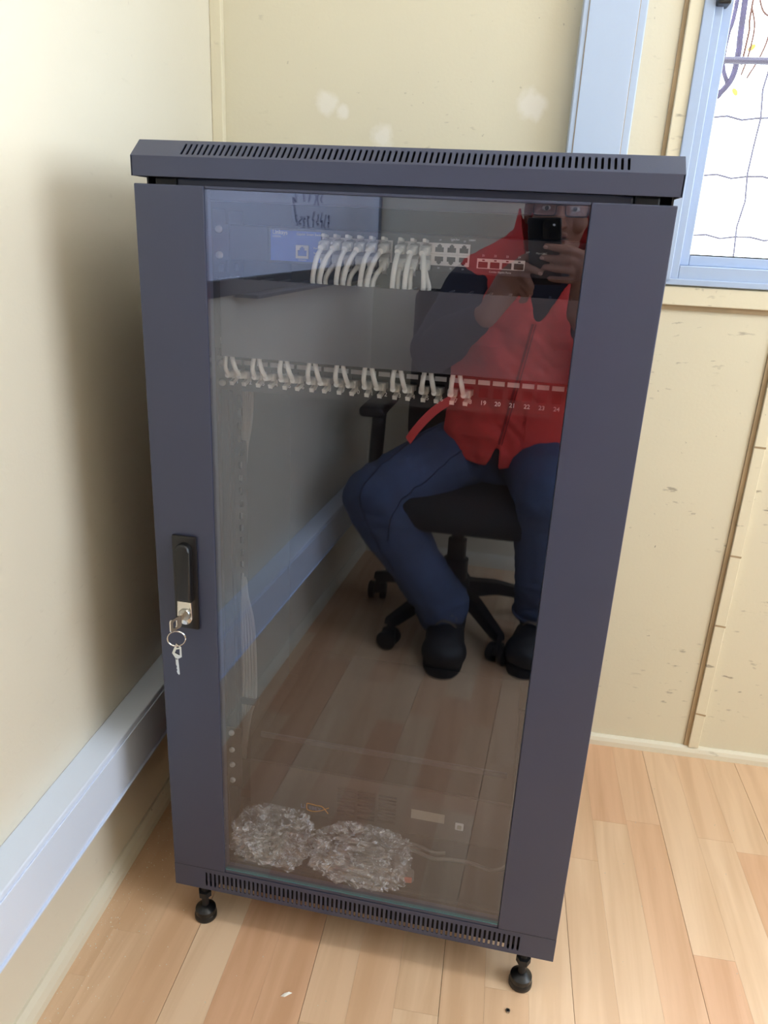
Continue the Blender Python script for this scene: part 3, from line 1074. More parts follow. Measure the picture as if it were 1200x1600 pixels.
rc = random.Random(21)
for i in range(18):
    c = empty('patch_cable', (PX[i], YF, 0.898))
    tag(c, 'white patch cable from the switch, ' + ORD[i] + ' along the patch panel counted from port one', 'cable', 'white patch cables')
    ci, row = i // 2, i % 2
    sx = COLS[ci]
    sz = 1.0676 if row == 0 else 1.0548
    # switch end
    if row == 0:
        tip = Vector((sx - 0.002, 0.052, sz - 0.006))
        plug('plug', (sx, YS - 0.004, sz), tip, 0, c, 1)
    else:
        tip = Vector((sx + 0.001, 0.056, sz - 0.012))
        plug('plug', (sx, YS - 0.004, sz), tip, 0, c, -1)
    dx = (-0.0085, -0.003)[row] + (0.004 if ci >= 6 else 0) + (0.008 if ci == 8 else 0)
    if ci in (1, 3, 5):
        dx -= 0.006
    # panel end
    px = PX[i]
    bx_ = px + (0.002 if row == 0 else -0.009) + rc.uniform(-.001, .001)
    ptip = Vector((px - (0.001 if row == 0 else 0.004), 0.054, 0.8965 + 0.003))
    plug('plug', (px, YF - 0.003, 0.8985), ptip, 0, c, -1)
    s0 = tip + (tip - Vector((sx, YS, sz))) * -0.2
    mid = (s0.x + bx_) / 2
    pts = [s0, Vector((sx + dx * 0.6, 0.0445 + row * 0.006, sz - 0.020)), Vector((sx + dx, 0.0435 + row * 0.006, 1.024)), Vector((sx + dx * 0.9, 0.048, 1.005)),
           Vector((mid, 0.052 + 0.014 * rc.random(), 0.985 - 0.02 * rc.random())), Vector((bx_, 0.050, 0.955)), Vector((bx_, 0.0465, 0.930)), Vector(((bx_ + px) / 2 - 0.001, 0.0465, 0.912)), ptip + Vector((0, 0.004, 0))]
    MB().tube(spline(pts, 6), 0.0031, 8).build('cord', 'cable', c, smooth=True)

# --- bundle of cables dropping down the side of the rack
cb = empty('cable_bundle', (-0.27, 0.27, 0.14))
tag(cb, 'bundle of pale cables running down inside the side of the rack', 'cable bundle')
for k in range(5):
    o = 0.0055 * (k - 2)
    pts = [(-0.225 + o * .5, 0.14 + 0.004 * k, 0.880), (-0.252 + o * 0.6, 0.225, 0.83), (-0.266 + o * .5, 0.255, 0.78), (-0.278 + o * .2, 0.272, 0.72), (-0.281 + o * .2, 0.274, 0.62), (-0.280 + o * .2, 0.274, 0.54), (-0.275 + o * .3, 0.256, 0.485), (-0.268 + o * 0.9, 0.250, 0.43), (-0.266 + o, 0.250, 0.34), (-0.267 + o, 0.250, 0.275), (-0.272 + o * 0.6, 0.250, 0.24), (-0.276 + o * 0.3, 0.25, 0.19), (-0.280 + o * .2, 0.25, 0.14)]
    MB().tube(spline(pts, 5), 0.0031, 8).build('cable', 'cable_b', cb, smooth=True)
MB().box(-0.283, -0.249, 0.2445, 0.2555, 0.262, 0.276, 0.002).build('tie', 'black', cb)
# --- power supply
rsf = empty('rack_shelf', (0, 0.1, 0.15))
tag(rsf, 'black rack shelf carrying the power supply', 'shelf')
MB().box(-0.222, 0.222, 0.125, 0.50, 0.1535, 0.1560).build('tray', 'steel_in', rsf)
for s in (-1, 1):
    xa, xb = sorted((s * 0.2225, s * 0.2405))
    MB().box(xa, xb, 0.1355, 0.50, 0.1535, 0.170).build('bracket', 'steel_in', rsf)
up = empty('power_supply', (0, 0.12, 0.156))
tag(up, 'dark grey uninterruptible power supply with vents and blank display', 'power supply')
MB().box(-0.216, 0.216, 0.126, 0.49, 0.1575, 0.2455, 0.001).build('casing', 'ups_d', up)
YU = 0.120
sl = []
for gx in (-0.0655, -0.0315, 0.0035):
    sl += [rrect(gx, gx + 0.030, z, z + 0.0035, 0.0008, 1) for z in [0.1665 + 0.0066 * k for k in range(9)]]
MB().plate([(-0.2165, 0.157), (0.2165, 0.157), (0.2165, 0.246), (-0.2165, 0.246)], sl, 0.005, lambda a, b, d: Vector((a, YU + d, b))).build('fascia', 'ups', up)
for gx in (-0.0655, -0.0315, 0.0035):
    MB().box(gx - 0.001, gx + 0.031, YU + 0.0052, YU + 0.0058, 0.165, 0.225).build('slot_shade', 'dark', up)  # dark backing painted as shade inside the vents
MB().box(0.0590, 0.1135, YU - 0.001, YU, 0.1890, 0.2065, 0.0004).build('display', 'lcd', up)
MB().box(0.1315, 0.1455, YU - 0.003, YU, 0.1825, 0.1965, 0.0015).build('button', 'white', up)
MB().box(0.1350, 0.1420, YU - 0.0036, YU - 0.0028, 0.186, 0.193, 0.0008).build('button_mark', 'lcd', up)
text('LI', 0.012, (-0.1235, YU - 0.0006, 0.172), 'bluep', up)
text('EBEX', 0.0095, (-0.1025, YU - 0.0006, 0.171), 'bluep', up)
mb = MB()
y_ = YU - 0.0006
mb.tube(spline([(-0.0800, y_, 0.166), (-0.090, y_, 0.1775), (-0.1000, y_, 0.1785), (-0.1150, y_, 0.1795), (-0.1170, y_, 0.177), (-0.1170, y_, 0.169), (-0.1145, y_, 0.1660), (-0.1050, y_, 0.1650), (-0.092, y_, 0.1695), (-0.079, y_, 0.1780)], 5), 0.0007, 6)
mb.build('logo_loop', 'orange', up)
MB().box(-0.222, 0.205, 0.184, 0.190, 0.2456, 0.2540, 0.001).build('top_ridge', 'mgr', up)
for s in (-1, 1):
    xa, xb = sorted((s * 0.2170, s * 0.2413))
    MB().box(xa, xb, YF - 0.0005, YF + 0.0015, 0.2190, 0.3320).build('rack_ear', 'ups_d', up)
    for z in (0.3226, 0.2906, 0.2618, 0.2314):
        screw(up, s * 0.2326, z, YF - 0.0006)


# --- clear bags with leftovers on the rack floor
def bag(c, r, seed, parent, amp=0.35):
    mb = MB()
    bmesh.ops.create_icosphere(mb.bm, subdivisions=5, radius=1)
    off = Vector((seed * 3.1, seed * 1.7, seed))
    for v in mb.bm.verts:
        p = v.co.copy()
        q = Vector((abs(p.x) ** 0.7 * math.copysign(1, p.x), abs(p.y) ** 0.7 * math.copysign(1, p.y), abs(p.z) ** 0.8 * math.copysign(1, p.z)))
        n1 = noise.noise(p * 2.2 + off)
        rd = 1 - abs(noise.noise(p * 4.5 + off))
        rd2 = 1 - abs(noise.noise(p * 10 + off))
        s = 0.86 + amp * 0.35 * n1 + 0.34 * (rd - 0.75) + 0.16 * (rd2 - 0.7)
        w_ = Vector((q.x * r[0] * s, q.y * r[1] * s, q.z * r[2] * s))
        w_.z = max(w_.z, -r[2] * 0.57)
        v.co = Vector(c) + w_
    return mb.build('film', 'bag', parent)


FZ = 0.1268
b1 = empty('plastic_bag', (-0.16, 0.065, FZ))
tag(b1, 'crumpled clear plastic bag of silver screws on the rack floor by the lock side', 'bag')
bag((-0.156, 0.060, FZ + 0.026), (0.070, 0.048, 0.045), 1.3, b1)
rs = random.Random(4)
for k in range(34):
    a, rr = rs.uniform(0, 6.28), rs.random() ** 0.5
    p = Vector((-0.158 + 0.036 * rr * math.cos(a), 0.066 + 0.022 * rr * math.sin(a), FZ + 0.007 + 0.022 * rs.random() * (1 - rr * .6)))
    d = Vector((rs.uniform(-1, 1), rs.uniform(-1, 1), rs.uniform(-.4, .4))).normalized() * 0.007
    MB().tube([p - d, p, p + d * 0.6, p + d * 0.61, p + d], [0.0022, 0.0022, 0.0022, 0.0046, 0.0040], 8).build('bolt', 'zinc', b1, 'auto')
b2 = empty('plastic_bag', (-0.01, 0.06, FZ))
tag(b2, 'clear plastic bag holding a coiled grey cord on the middle of the rack floor', 'bag')
bag((-0.008, 0.058, FZ + 0.025), (0.088, 0.050, 0.042), 5.2, b2, 0.3)
for k in range(5):
    z = FZ + 0.006 + 0.006 * k
    n = 40
    pts = [(-0.012 + (0.048 - 0.002 * k) * math.cos(2 * math.pi * j / n) * (1 + .06 * math.sin(3 * j + k)), 0.063 + (0.024 - .0015 * k) * math.sin(2 * math.pi * j / n), z + 0.002 * math.sin(j * .7 + k)) for j in range(n + 1)]
    MB().tube(pts, 0.0034, 8).build('cord', 'cable_g', b2, smooth=True)
MB().box(0.052, 0.079, 0.040, 0.056, FZ + 0.006, FZ + 0.020, 0.003, rot=Matrix.Rotation(0.15, 3, 'Z')).build('connector', 'cable_g', b2, 'auto')
MB().box(0.064, 0.077, 0.0385, 0.041, FZ + 0.008, FZ + 0.018, 0.001, rot=Matrix.Rotation(0.15, 3, 'Z')).build('connector_tag', 'pink', b2)
pc = empty('loose_lead', (0.12, 0.1, FZ))
tag(pc, 'thin grey cord lying on the rack floor before the power supply', 'cord')
MB().tube(spline([(0.035, 0.100, FZ + 0.012), (0.065, 0.104, FZ + 0.012), (0.10, 0.100, FZ + 0.006), (0.125, 0.106, FZ + 0.004), (0.16, 0.108, FZ + 0.004), (0.20, 0.100, FZ + 0.005), (0.225, 0.12, FZ + 0.005)], 6), 0.0030, 8).build('cord', 'cable_g', pc, smooth=True)
MB().tube(spline([(0.030, 0.108, FZ + 0.018), (0.07, 0.112, FZ + 0.016), (0.10, 0.110, FZ + 0.009), (0.12, 0.116, FZ + 0.007)], 6), 0.0026, 8).build('cord', 'cable_g', pc, smooth=True)

# --- keys in the lock
ky = empty('key_ring', (gc, -0.02, 0.55))
tag(ky, 'two small silver keys on a split ring hanging from the rack lock', 'keys')
# inserted key, bow turned sideways
MB().box(gc - 0.001, gc + 0.001, -0.030, -0.019, 0.577, 0.586, 0.0004).build('key_shank', 'chrome', ky)
mb = MB()
mb.plate(rrect(-0.011, 0.011, -0.009, 0.009, 0.003, 3), [rrect(-0.006, 0.002, -0.005, 0.005, 0.002, 2)], 0.0018, lambda a, b, d: Vector((gc - 0.002 + d + a * 0.25, -0.040 + a * 0.95, 0.5795 + b)))
mb.build('key_bow', 'chrome', ky)
mb = MB()
n = 40
rc_ = Vector((-0.2565, -0.0385, 0.5555))
for tt in (0, 0.0011):
    mb.tube([rc_ + Vector((0.0112 * math.cos(2 * math.pi * j / n), 0.004 * math.cos(2 * math.pi * j / n) + tt, 0.0112 * math.sin(2 * math.pi * j / n))) for j in range(n + 1)], 0.0007, 6)
mb.build('split_ring', 'chrome', ky, smooth=True)
# hanging key
kc = Vector((-0.2575, -0.0375, 0.535))
mb = MB()
mb.plate([(-0.0005, 0.0125), (0.0070, 0.0085), (0.0072, -0.0070), (-0.0010, -0.0125), (-0.0070, -0.0030)], [[(0.0045, 0.0050), (0.0042, -0.0050), (-0.0030, -0.0022), (-0.0005, 0.0035)], [(0.0005, 0.0100), (0.0045, 0.0075), (0.0000, 0.0060)]], 0.0018, lambda a, b, d: kc + Vector((a, d, b)))
mb.build('key_bow', 'chrome', ky)
mb = MB()
mb.plate([(-0.0022, -0.010), (0.0018, -0.0115), (0.0030, -0.034), (0.0018, -0.036), (-0.0004, -0.034), (-0.0014, -0.0305), (-0.0003, -0.0285), (-0.0016, -0.026), (-0.0006, -0.0235), (-0.0020, -0.020)], [], 0.0016, lambda a, b, d: kc + Vector((a, d, b)))
mb.build('key_shank', 'chrome', ky)

# ------------------------------------------------------------------ crumbs on the floor
mb = MB()
rs = random.Random(9)
for k in range(420):
    if k < 300:
        u = 0.016 + abs(rs.gauss(0, 0.055))
        v = rs.uniform(-0.95, -0.35)
    else:
        u, v = rs.uniform(0.05, 1.2), rs.uniform(-1.0, -0.05)
    s = rs.uniform(0.0004, 0.0012)
    p = Vector((u, v, s * 0.6))
    a = rs.uniform(0, 3)
    vs = [mb.bm.verts.new(p + Vector((s * math.cos(a + t), s * math.sin(a + t), -s * 0.6))) for t in (0, 2.1, 4.2)] + [mb.bm.verts.new(p + Vector((0, 0, s * 0.7)))]
    for f in ((0, 2, 1), (0, 1, 3), (1, 2, 3), (2, 0, 3)):
        mb.bm.faces.new([vs[i] for i in f])
cr = inroom(mb.build('plaster_crumbs', 'plaster'))
tag(cr, 'white plaster crumbs scattered over the floor along the skirting', 'crumbs', kind='stuff')
FLO = lambda u, v: room(u, v, 0)
nt_ = empty('hex_nut', (0.235, -0.035, 0))
tag(nt_, 'tiny metal nut lying on the floor before the rack', 'nut')
nt_.location = (0.243, -0.031, 0)
mb = MB()
mb.plate([(0.0035 * math.cos(math.pi / 3 * k), 0.0035 * math.sin(math.pi / 3 * k)) for k in range(6)], [[(0.0018 * math.cos(math.pi / 6 * k), 0.0018 * math.sin(math.pi / 6 * k)) for k in range(12)]], 0.003, lambda a, b, d: Vector((a, b, d)))
mb.build('ring', 'zinc', nt_, local=True)
MB().lathe([(0.0017, 0.0), (0.0017, 0.0016)], (0, 0, 0), seg=10).build('thread_core', 'dark', nt_, local=True)
sc_ = empty('paper_scrap', (-0.085, -0.085, 0))
mb = MB()
vs = [mb.bm.verts.new(p) for p in ((-0.008, -0.003, 0.0002), (-0.001, -0.004, 0.002), (0.008, 0.006, 0.0004), (0.003, 0.005, 0.003), (-0.003, 0.001, 0.003))]
mb.bm.faces.new((vs[0], vs[1], vs[4]))
mb.bm.faces.new((vs[1], vs[2], vs[3], vs[4]))
mb.build('flake', 'plaster', sc_, local=True)
tag(sc_, 'small torn white scrap on the floor in front of the rack', 'scrap')

# ================================================================== the person in the chair (seen in the glass)
# --- office chair
CH = Vector((0.01, -1.17, 0))
ch = empty('office_chair', CH)
tag(ch, 'black swivel office chair under the seated person, reflected in the glass', 'chair')
mb = MB()
mb.box(-0.24, 0.26, -1.44, -0.955, 0.345, 0.425, 0.035, 4)
for v in mb.bm.verts:
    f = (v.co.y + 1.44) / 0.485
    if v.co.z > 0.40:
        v.co.z += 0.012 * math.sin(f * math.pi)
mb.build('seat', 'fabric', ch, 'auto')
MB().box(-0.10, 0.12, -1.30, -1.05, 0.315, 0.345, 0.01).build('seat_plate', 'black', ch)
mb = MB()
mb.box(-0.20, 0.22, -1.485, -1.425, 0.47, 0.925, 0.03, 4)
mb.build('backrest', 'fabric', ch, 'auto')
MB().tube(spline([(0.01, -1.25, 0.33), (0.01, -1.42, 0.325), (0.01, -1.51, 0.42), (0.01, -1.505, 0.60)], 6), 0.022, 10).build('back_bracket', 'black', ch, smooth=True)
MB().lathe([(0.036, 0.10), (0.036, 0.20), (0.027, 0.205), (0.027, 0.26), (0.018, 0.262), (0.018, 0.33)], CH, seg=24).build('gas_column', 'black', ch, 'auto')
MB().lathe([(0.045, 0.075), (0.05, 0.09), (0.045, 0.135), (0.036, 0.14)], CH, seg=24).build('hub', 'black', ch, 'auto')
MB().tube(spline([(0.05, -1.12, 0.335), (0.17, -1.08, 0.335), (0.24, -1.06, 0.33)], 5), 0.006, 8).build('lever', 'black', ch, smooth=True)
for k in range(5):
    a = math.radians(54 + 72 * k)
    d = Vector((math.cos(a), math.sin(a), 0))
    n_ = Vector((-d.y, d.x, 0))
    mb = MB()
    pr = []
    for t, hw, zt, zb_ in ((0.03, 0.024, 0.135, 0.085), (0.13, 0.021, 0.125, 0.090), (0.235, 0.016, 0.095, 0.066), (0.262, 0.013, 0.088, 0.068)):
        p = CH + d * t
        pr.append([mb.bm.verts.new(p + n_ * hw + Vector((0, 0, zb_))), mb.bm.verts.new(p - n_ * hw + Vector((0, 0, zb_))), mb.bm.verts.new(p - n_ * hw * 0.7 + Vector((0, 0, zt))), mb.bm.verts.new(p + n_ * hw * 0.7 + Vector((0, 0, zt)))])
    for i in range(3):
        for j in range(4):
            mb.bm.faces.new((pr[i][j], pr[i][(j + 1) % 4], pr[i + 1][(j + 1) % 4], pr[i + 1][j]))
    mb.bm.faces.new(pr[0][::-1])
    mb.bm.faces.new(pr[-1])
    arm = mb.build('base_leg', 'black', ch)
    cp = CH + d * 0.255
    tw = Matrix.Rotation(0.5 + k * 1.3, 3, 'Z')
    mb = MB()
    for s in (-1, 1):
        m_ = len(mb.bm.verts)
        mb.lathe([(0.012, s * 0.008), (0.026, s * 0.010), (0.027, s * 0.014), (0.027, s * 0.024), (0.022, s * 0.028), (0.008, s * 0.029)], (0, 0, 0.027), 'X', 20)
    mb.box(-0.010, 0.010, -0.018, 0.018, 0.022, 0.056, 0.005)
    mb.tube([(0, 0, 0.05), (0, 0, 0.075)], 0.007, 8)
    for v in mb.bm.verts:
        v.co = Vector((cp.x, cp.y, 0)) + tw @ v.co
    mb.build('caster', 'black', arm, 'auto')
for s in (-1, 1):
    x = 0.01 + s * 0.255
    ar = MB().box(x - 0.035, x + 0.035, -1.34, (-1.10 if s < 0 else -1.19), 0.605, 0.635, 0.012, 3).build('armrest', 'black', ch, 'auto')
    MB().tube(spline([(x - s * 0.09, -1.20, 0.345), (x - s * 0.01, -1.20, 0.35), (x + s * 0.005, -1.21, 0.40), (x, -1.22, 0.60)], 6), 0.020, 10).build('armrest_post', 'black', ar, smooth=True)

# --- person
per = empty('person', (0.1, -1.2, 0))
tag(per, 'seated person in red work vest and jeans photographing the rack, reflected in the glass', 'person')

J = dict(
    shL=(-0.015, -1.225, 0.955), elL=(-0.085, -1.06, 0.80), wrL=(0.052, -0.945, 0.915),
    shR=(0.385, -1.24, 0.955), elR=(0.385, -1.06, 0.745), wrR=(0.252, -0.945, 0.925),
    hpL=(0.02, -1.28, 0.505), knL=(-0.205, -1.005, 0.415), anL=(0.005, -1.0, 0.115),
    hpR=(0.20, -1.28, 0.505), knR=(0.238, -0.99, 0.465), anR=(0.252, -1.055, 0.115))
J = {k: Vector(v) for k, v in J.items()}
HX = 0.190     # centre line of the head
body = MB()
# torso and neck
TOR = [((0.105, -1.30, 0.43), 0.150, 0.105), ((0.108, -1.295, 0.50), 0.160, 0.112), ((0.115, -1.275, 0.60), 0.145, 0.105), ((0.135, -1.26, 0.72), 0.150, 0.105), ((0.16, -1.25, 0.84), 0.165, 0.110), ((0.175, -1.245, 0.92), 0.170, 0.098), ((0.182, -1.24, 0.975), 0.130, 0.075), ((0.185, -1.235, 1.00), 0.085, 0.06)]
body.loft(TOR)
body.caps([(0.184, -1.235, 0.97), (0.188, -1.205, 1.06), (0.19, -1.185, 1.12)], [0.058, 0.052, 0.052])
for s in 'LR':
    body.caps([(0.185 + (J['sh' + s].x - 0.185) * 0.5, -1.235, 0.962), J['sh' + s], J['sh' + s].lerp(J['el' + s], 0.5), J['el' + s], J['el' + s].lerp(J['wr' + s], 0.35), J['wr' + s]], [0.052, 0.050, 0.043, 0.037, 0.037, 0.024])
    body.caps([J['hp' + s], J['hp' + s].lerp(J['kn' + s], 0.5), J['kn' + s], J['kn' + s].lerp(J['an' + s], 0.35), J['an' + s]], [0.080, 0.068, 0.052, 0.050, 0.034])
    body.caps([J['an' + s], J['an' + s] + Vector((0.004, 0.05, -0.06)), J['an' + s] + Vector((0.01, 0.12, -0.075))], [0.034, 0.032, 0.026])
# head
body.ell((HX, -1.172, 1.195), (0.076, 0.096, 0.098), seg=32)
body.ell((HX, -1.130, 1.120), (0.063, 0.066, 0.078), seg=28)
body.ell((HX, -1.098, 1.062), (0.036, 0.034, 0.026))
body.ell((HX, -1.128, 1.072), (0.055, 0.045, 0.030))
body.ell((HX, -1.082, 1.166), (0.056, 0.016, 0.009))
for s in (-1, 1):
    body.ell((HX + s * 0.040, -1.088, 1.118), (0.026, 0.018, 0.024))
    body.ell((HX + s * 0.0105, -1.056, 1.110), (0.009, 0.011, 0.007))
    body.ell((HX + s * 0.078, -1.172, 1.142), (0.009, 0.020, 0.032), Matrix.Rotation(s * 0.2, 3, 'Z'))
body.caps([(HX, -1.073, 1.156), (HX, -1.060, 1.132), (HX, -1.048, 1.112)], [0.009, 0.011, 0.0135])
body.ell((HX, -1.066, 1.0865), (0.024, 0.010, 0.0055))
body.ell((HX, -1.067, 1.0770), (0.021, 0.010, 0.0060))
# hands: palm, four fingers and thumb each
# the phone plane runs through the camera; P() gives points by image right/up offsets and distance in front of the lens plane


def P(r, u, f):
    return CAM + RT * r + UP * u + FW * f


# right hand holds the phone's edge next to the lens side
WR = J['wrR']
body.caps([WR, P(0.062, -0.112, -0.020), P(0.056, -0.070, -0.016)], [0.025, 0.026, 0.022])
body.caps([WR + Vector((0.006, -0.01, 0)), P(0.070, -0.100, -0.030), P(0.062, -0.058, -0.020)], [0.023, 0.023, 0.019])
FR = [
    [P(0.060, -0.048, -0.014), P(0.036, -0.030, 0.000), P(0.010, -0.026, 0.0045), P(-0.012, -0.022, 0.0045)],
    [P(0.060, -0.066, -0.014), P(0.038, -0.052, 0.002), P(0.008, -0.050, 0.0055), P(-0.020, -0.046, 0.0045)],
    [P(0.058, -0.084, -0.014), P(0.038, -0.074, 0.002), P(0.008, -0.071, 0.0055), P(-0.016, -0.068, 0.0045)],
    [P(0.054, -0.100, -0.014), P(0.036, -0.098, 0.001), P(0.012, -0.096, 0.004), P(-0.006, -0.094, 0.0035)],
]
for i, f in enumerate(FR):
    body.caps(f, [0.0105, 0.0098, 0.0086, 0.0072] if i < 3 else [0.0090, 0.0084, 0.0074, 0.0064], 12)
body.caps([P(0.060, -0.098, -0.032), P(0.042, -0.070, -0.030), P(0.020, -0.048, -0.022)], [0.015, 0.012, 0.009], 12)
# left hand steadies the lower corner
WL = J['wrL']
body.caps([WL, P(-0.110, -0.110, -0.012), P(-0.092, -0.088, -0.012)], [0.024, 0.026, 0.022])
body.caps([WL + Vector((0, 0.004, -0.012)), P(-0.098, -0.128, -0.010), P(-0.080, -0.108, -0.010)], [0.022, 0.023, 0.019])
FL = [
    [P(-0.088, -0.076, -0.010), P(-0.066, -0.066, 0.002), P(-0.044, -0.072, 0.006), P(-0.026, -0.080, 0.005)],
    [P(-0.082, -0.092, -0.010), P(-0.056, -0.092, 0.008), P(-0.046, -0.112, 0.010), P(-0.056, -0.124, 0.002)],
    [P(-0.080, -0.108, -0.010), P(-0.054, -0.112, 0.008), P(-0.050, -0.128, 0.008), P(-0.062, -0.136, 0.000)],
    [P(-0.082, -0.124, -0.010), P(-0.062, -0.132, 0.006), P(-0.062, -0.144, 0.006), P(-0.072, -0.150, 0.000)],
]
for i, f in enumerate(FL):
    body.caps(f, [0.0105, 0.0098, 0.0088, 0.0074] if i < 3 else [0.0090, 0.0084, 0.0076, 0.0066], 12)
body.caps([P(-0.098, -0.092, -0.026), P(-0.074, -0.066, -0.028), P(-0.050, -0.052, -0.024)], [0.015, 0.012, 0.009], 12)
bme = remesh(body, 0.0034, 3, 'body')
meobj('body', bme, 'skin', per)
# finger nails
for f, fin in ((FR, (0, 1)), (FL, (0, 1, 2))):
    for i in fin:
        tip, pre = f[i][3], f[i][2]
        d = (tip - pre).normalized()
        q = d.to_track_quat('X', 'Z').to_matrix()
        nm = FW
        c_ = tip + d * 0.001 + nm * 0.0062
        MB().ell(c_, (0.0055, 0.0042, 0.0016), Matrix((d, nm.cross(d), nm)).transposed(), 12).build('nail', 'nail', per, smooth=True)
# eyes, brows, lips, hair, spectacles
for s in (-1, 1):
    e = MB().ell((HX + s * 0.032, -1.0815, 1.1475), (0.0115, 0.0115, 0.0062)).build('eye', 'eye', per, smooth=True)
    MB().ell((HX + s * 0.032, -1.0708, 1.1472), (0.0048, 0.0015, 0.0050)).build('iris', 'iris', e, smooth=True)
    MB().tube(spline([(HX + s * 0.012, -1.0685, 1.166), (HX + s * 0.032, -1.0680, 1.171), (HX + s * 0.052, -1.0760, 1.166)], 5), [0.0022] * 5 + [0.0030] * 3 + [0.0018] * 3, 6).build('eyebrow', 'hair', per, smooth=True)
MB().ell((HX, -1.0590, 1.0860), (0.021, 0.0045, 0.0032)).ell((HX, -1.0595, 1.0775), (0.018, 0.0045, 0.0038)).build('lips', 'skin_d', per, smooth=True)
MB().tube(spline([(HX - 0.024, -1.0630, 1.0812), (HX, -1.0548, 1.0822), (HX + 0.024, -1.0630, 1.0812)], 6), 0.0011, 6).build('mouth_line', 'hair', per, smooth=True)
hb = MB()
hb.ell((HX, -1.182, 1.207), (0.082, 0.099, 0.100), seg=28)
hme = remesh(hb, 0.006, 1)
bm = bmesh.new()
bm.from_mesh(hme)
bmesh.ops.delete(bm, geom=[v for v in bm.verts if v.co.y > -1.160 + max(0, v.co.z - 1.17) * 0.75 and v.co.z < 1.245 or v.co.z < 1.11], context='VERTS')
for v in bm.verts:
    v.co += v.normal * 0.002 * noise.noise(v.co * 90)
bm.to_mesh(hme)
bm.free()
meobj('hair', solidify(hme, 0.004, 1), 'hair', per)
gl = empty('spectacles', (HX, -1.06, 1.147))
gl.location = Vector((HX, -1.06, 1.147)) - per.location
gl.parent = per
for s in (-1, 1):
    lo = rrect(HX + s * 0.0365 - 0.0265, HX + s * 0.0365 + 0.0265, 1.129, 1.1640, 0.010, 5)
    li = rrect(HX + s * 0.0365 - 0.0245, HX + s * 0.0365 + 0.0245, 1.1318, 1.1600, 0.0085, 5)
    MB().plate(lo, [li], 0.003, lambda a, b, d: Vector((a, -1.058 + d - 1.4 * (a - HX) ** 2, b))).build('rim', 'black', gl)
    MB().plate(li, [], 0.001, lambda a, b, d: Vector((a, -1.057 + d - 1.4 * (a - HX) ** 2, b))).build('lens', 'lens', gl)
    MB().tube(spline([(HX + s * 0.062, -1.0625, 1.157), (HX + s * 0.078, -1.085, 1.156), (HX + s * 0.084, -1.165, 1.157), (HX + s * 0.084, -1.19, 1.13)], 5), 0.0016, 6).build('temple', 'black', gl, smooth=True)
MB().tube(spline([(HX - 0.0105, -1.0565, 1.152), (HX, -1.0545, 1.155), (HX + 0.0105, -1.0565, 1.152)], 4), 0.0015, 6).build('bridge', 'black', gl, smooth=True)

# shirt: torso and long sleeves, open at the wrists
sh = MB()
sh.loft([(c, rx + 0.008, ry + 0.008) for c, rx, ry in TOR[1:-1]] + [((0.185, -1.235, 1.015), 0.070, 0.062)])
for s in 'LR':
    a, b, c = J['sh' + s], J['el' + s], J['wr' + s]
    sh.caps([(0.185 + (a.x - 0.185) * 0.5, -1.235, 0.955), a, a.lerp(b, 0.5), b, b.lerp(c, 0.4), b.lerp(c, 0.80)], [0.066, 0.066, 0.061, 0.058, 0.052, 0.037])
sme = remesh(sh, 0.006, 3)
nrms = [v.normal.copy() for v in sme.vertices]
for v, vn in zip(sme.vertices, nrms):
    v.co += vn * (0.006 * noise.noise(v.co * 16) + 0.003 * noise.noise(Vector((v.co.x * 40, v.co.y * 40, v.co.z * 12))))
meobj('shirt', sme, 'shirt', per)


# vest: shell over the torso, open in a V above the zip and slit at the hem
def zipx(z):
    return 0.090 + 0.17 * (z - 0.5)


ve = MB()
ve.loft([((0.105, -1.285, 0.44), 0.205, 0.160), ((0.108, -1.28, 0.50), 0.205, 0.165), ((0.115, -1.265, 0.60), 0.195, 0.160), ((0.135, -1.25, 0.72), 0.190, 0.148), ((0.16, -1.245, 0.84), 0.195, 0.142), ((0.175, -1.24, 0.92), 0.200, 0.125), ((0.182, -1.238, 0.975), 0.175, 0.098), ((0.185, -1.232, 1.02), 0.140, 0.086), ((0.187, -1.215, 1.075), 0.112, 0.086), ((0.189, -1.20, 1.12), 0.100, 0.090), ((0.19, -1.19, 1.16), 0.095, 0.092)])
for s_ in (-1, 1):
    ve.caps([(0.187 + s_ * 0.06, -1.225, 1.075), (0.187 + s_ * 0.12, -1.232, 1.015), (0.187 + s_ * 0.19, -1.235, 0.965)], [0.045, 0.056, 0.064])
ve.caps([(0.185, -1.238, 0.985), (-0.005, -1.235, 0.965)], [0.068, 0.066])
ve.caps([(0.185, -1.238, 0.985), (0.375, -1.235, 0.965)], [0.068, 0.066])
vme = remesh(ve, 0.006, 3)
bm = bmesh.new()
bm.from_mesh(vme)
kill = []
for v in bm.verts:
    x, y, z = v.co
    zx = zipx(z)
    front = y > -1.245
    hem = 0.495 + 0.9 * max(0, abs(x - zx) - 0.02) ** 1.5 if front else 0.50
    if z < hem or z > 1.150:
        kill.append(v)
    elif front and z > 0.885 and abs(x - zx - 0.01) < (z - 0.885) * 0.42 + 0.004:
        kill.append(v)
    elif front and z < 0.56 and abs(x - zx) < (0.56 - z) * 0.16:
        kill.append(v)
    elif x < -0.045 or x > 0.42:
        kill.append(v)
bmesh.ops.delete(bm, geom=kill, context='VERTS')
for v in bm.verts:
    k = 1.0 if v.co.z < 0.9 else 0.5
    q = Vector((v.co.x * 9, v.co.y * 6, v.co.z * 13 + v.co.x * 8))
    v.co += v.normal * k * (0.009 * noise.noise(q) + 0.005 * (1 - 2 * abs(noise.noise(q * 2.3))))
bmesh.ops.smooth_vert(bm, verts=bm.verts, factor=0.4, use_axis_x=True, use_axis_y=True, use_axis_z=True)
bm.normal_update()
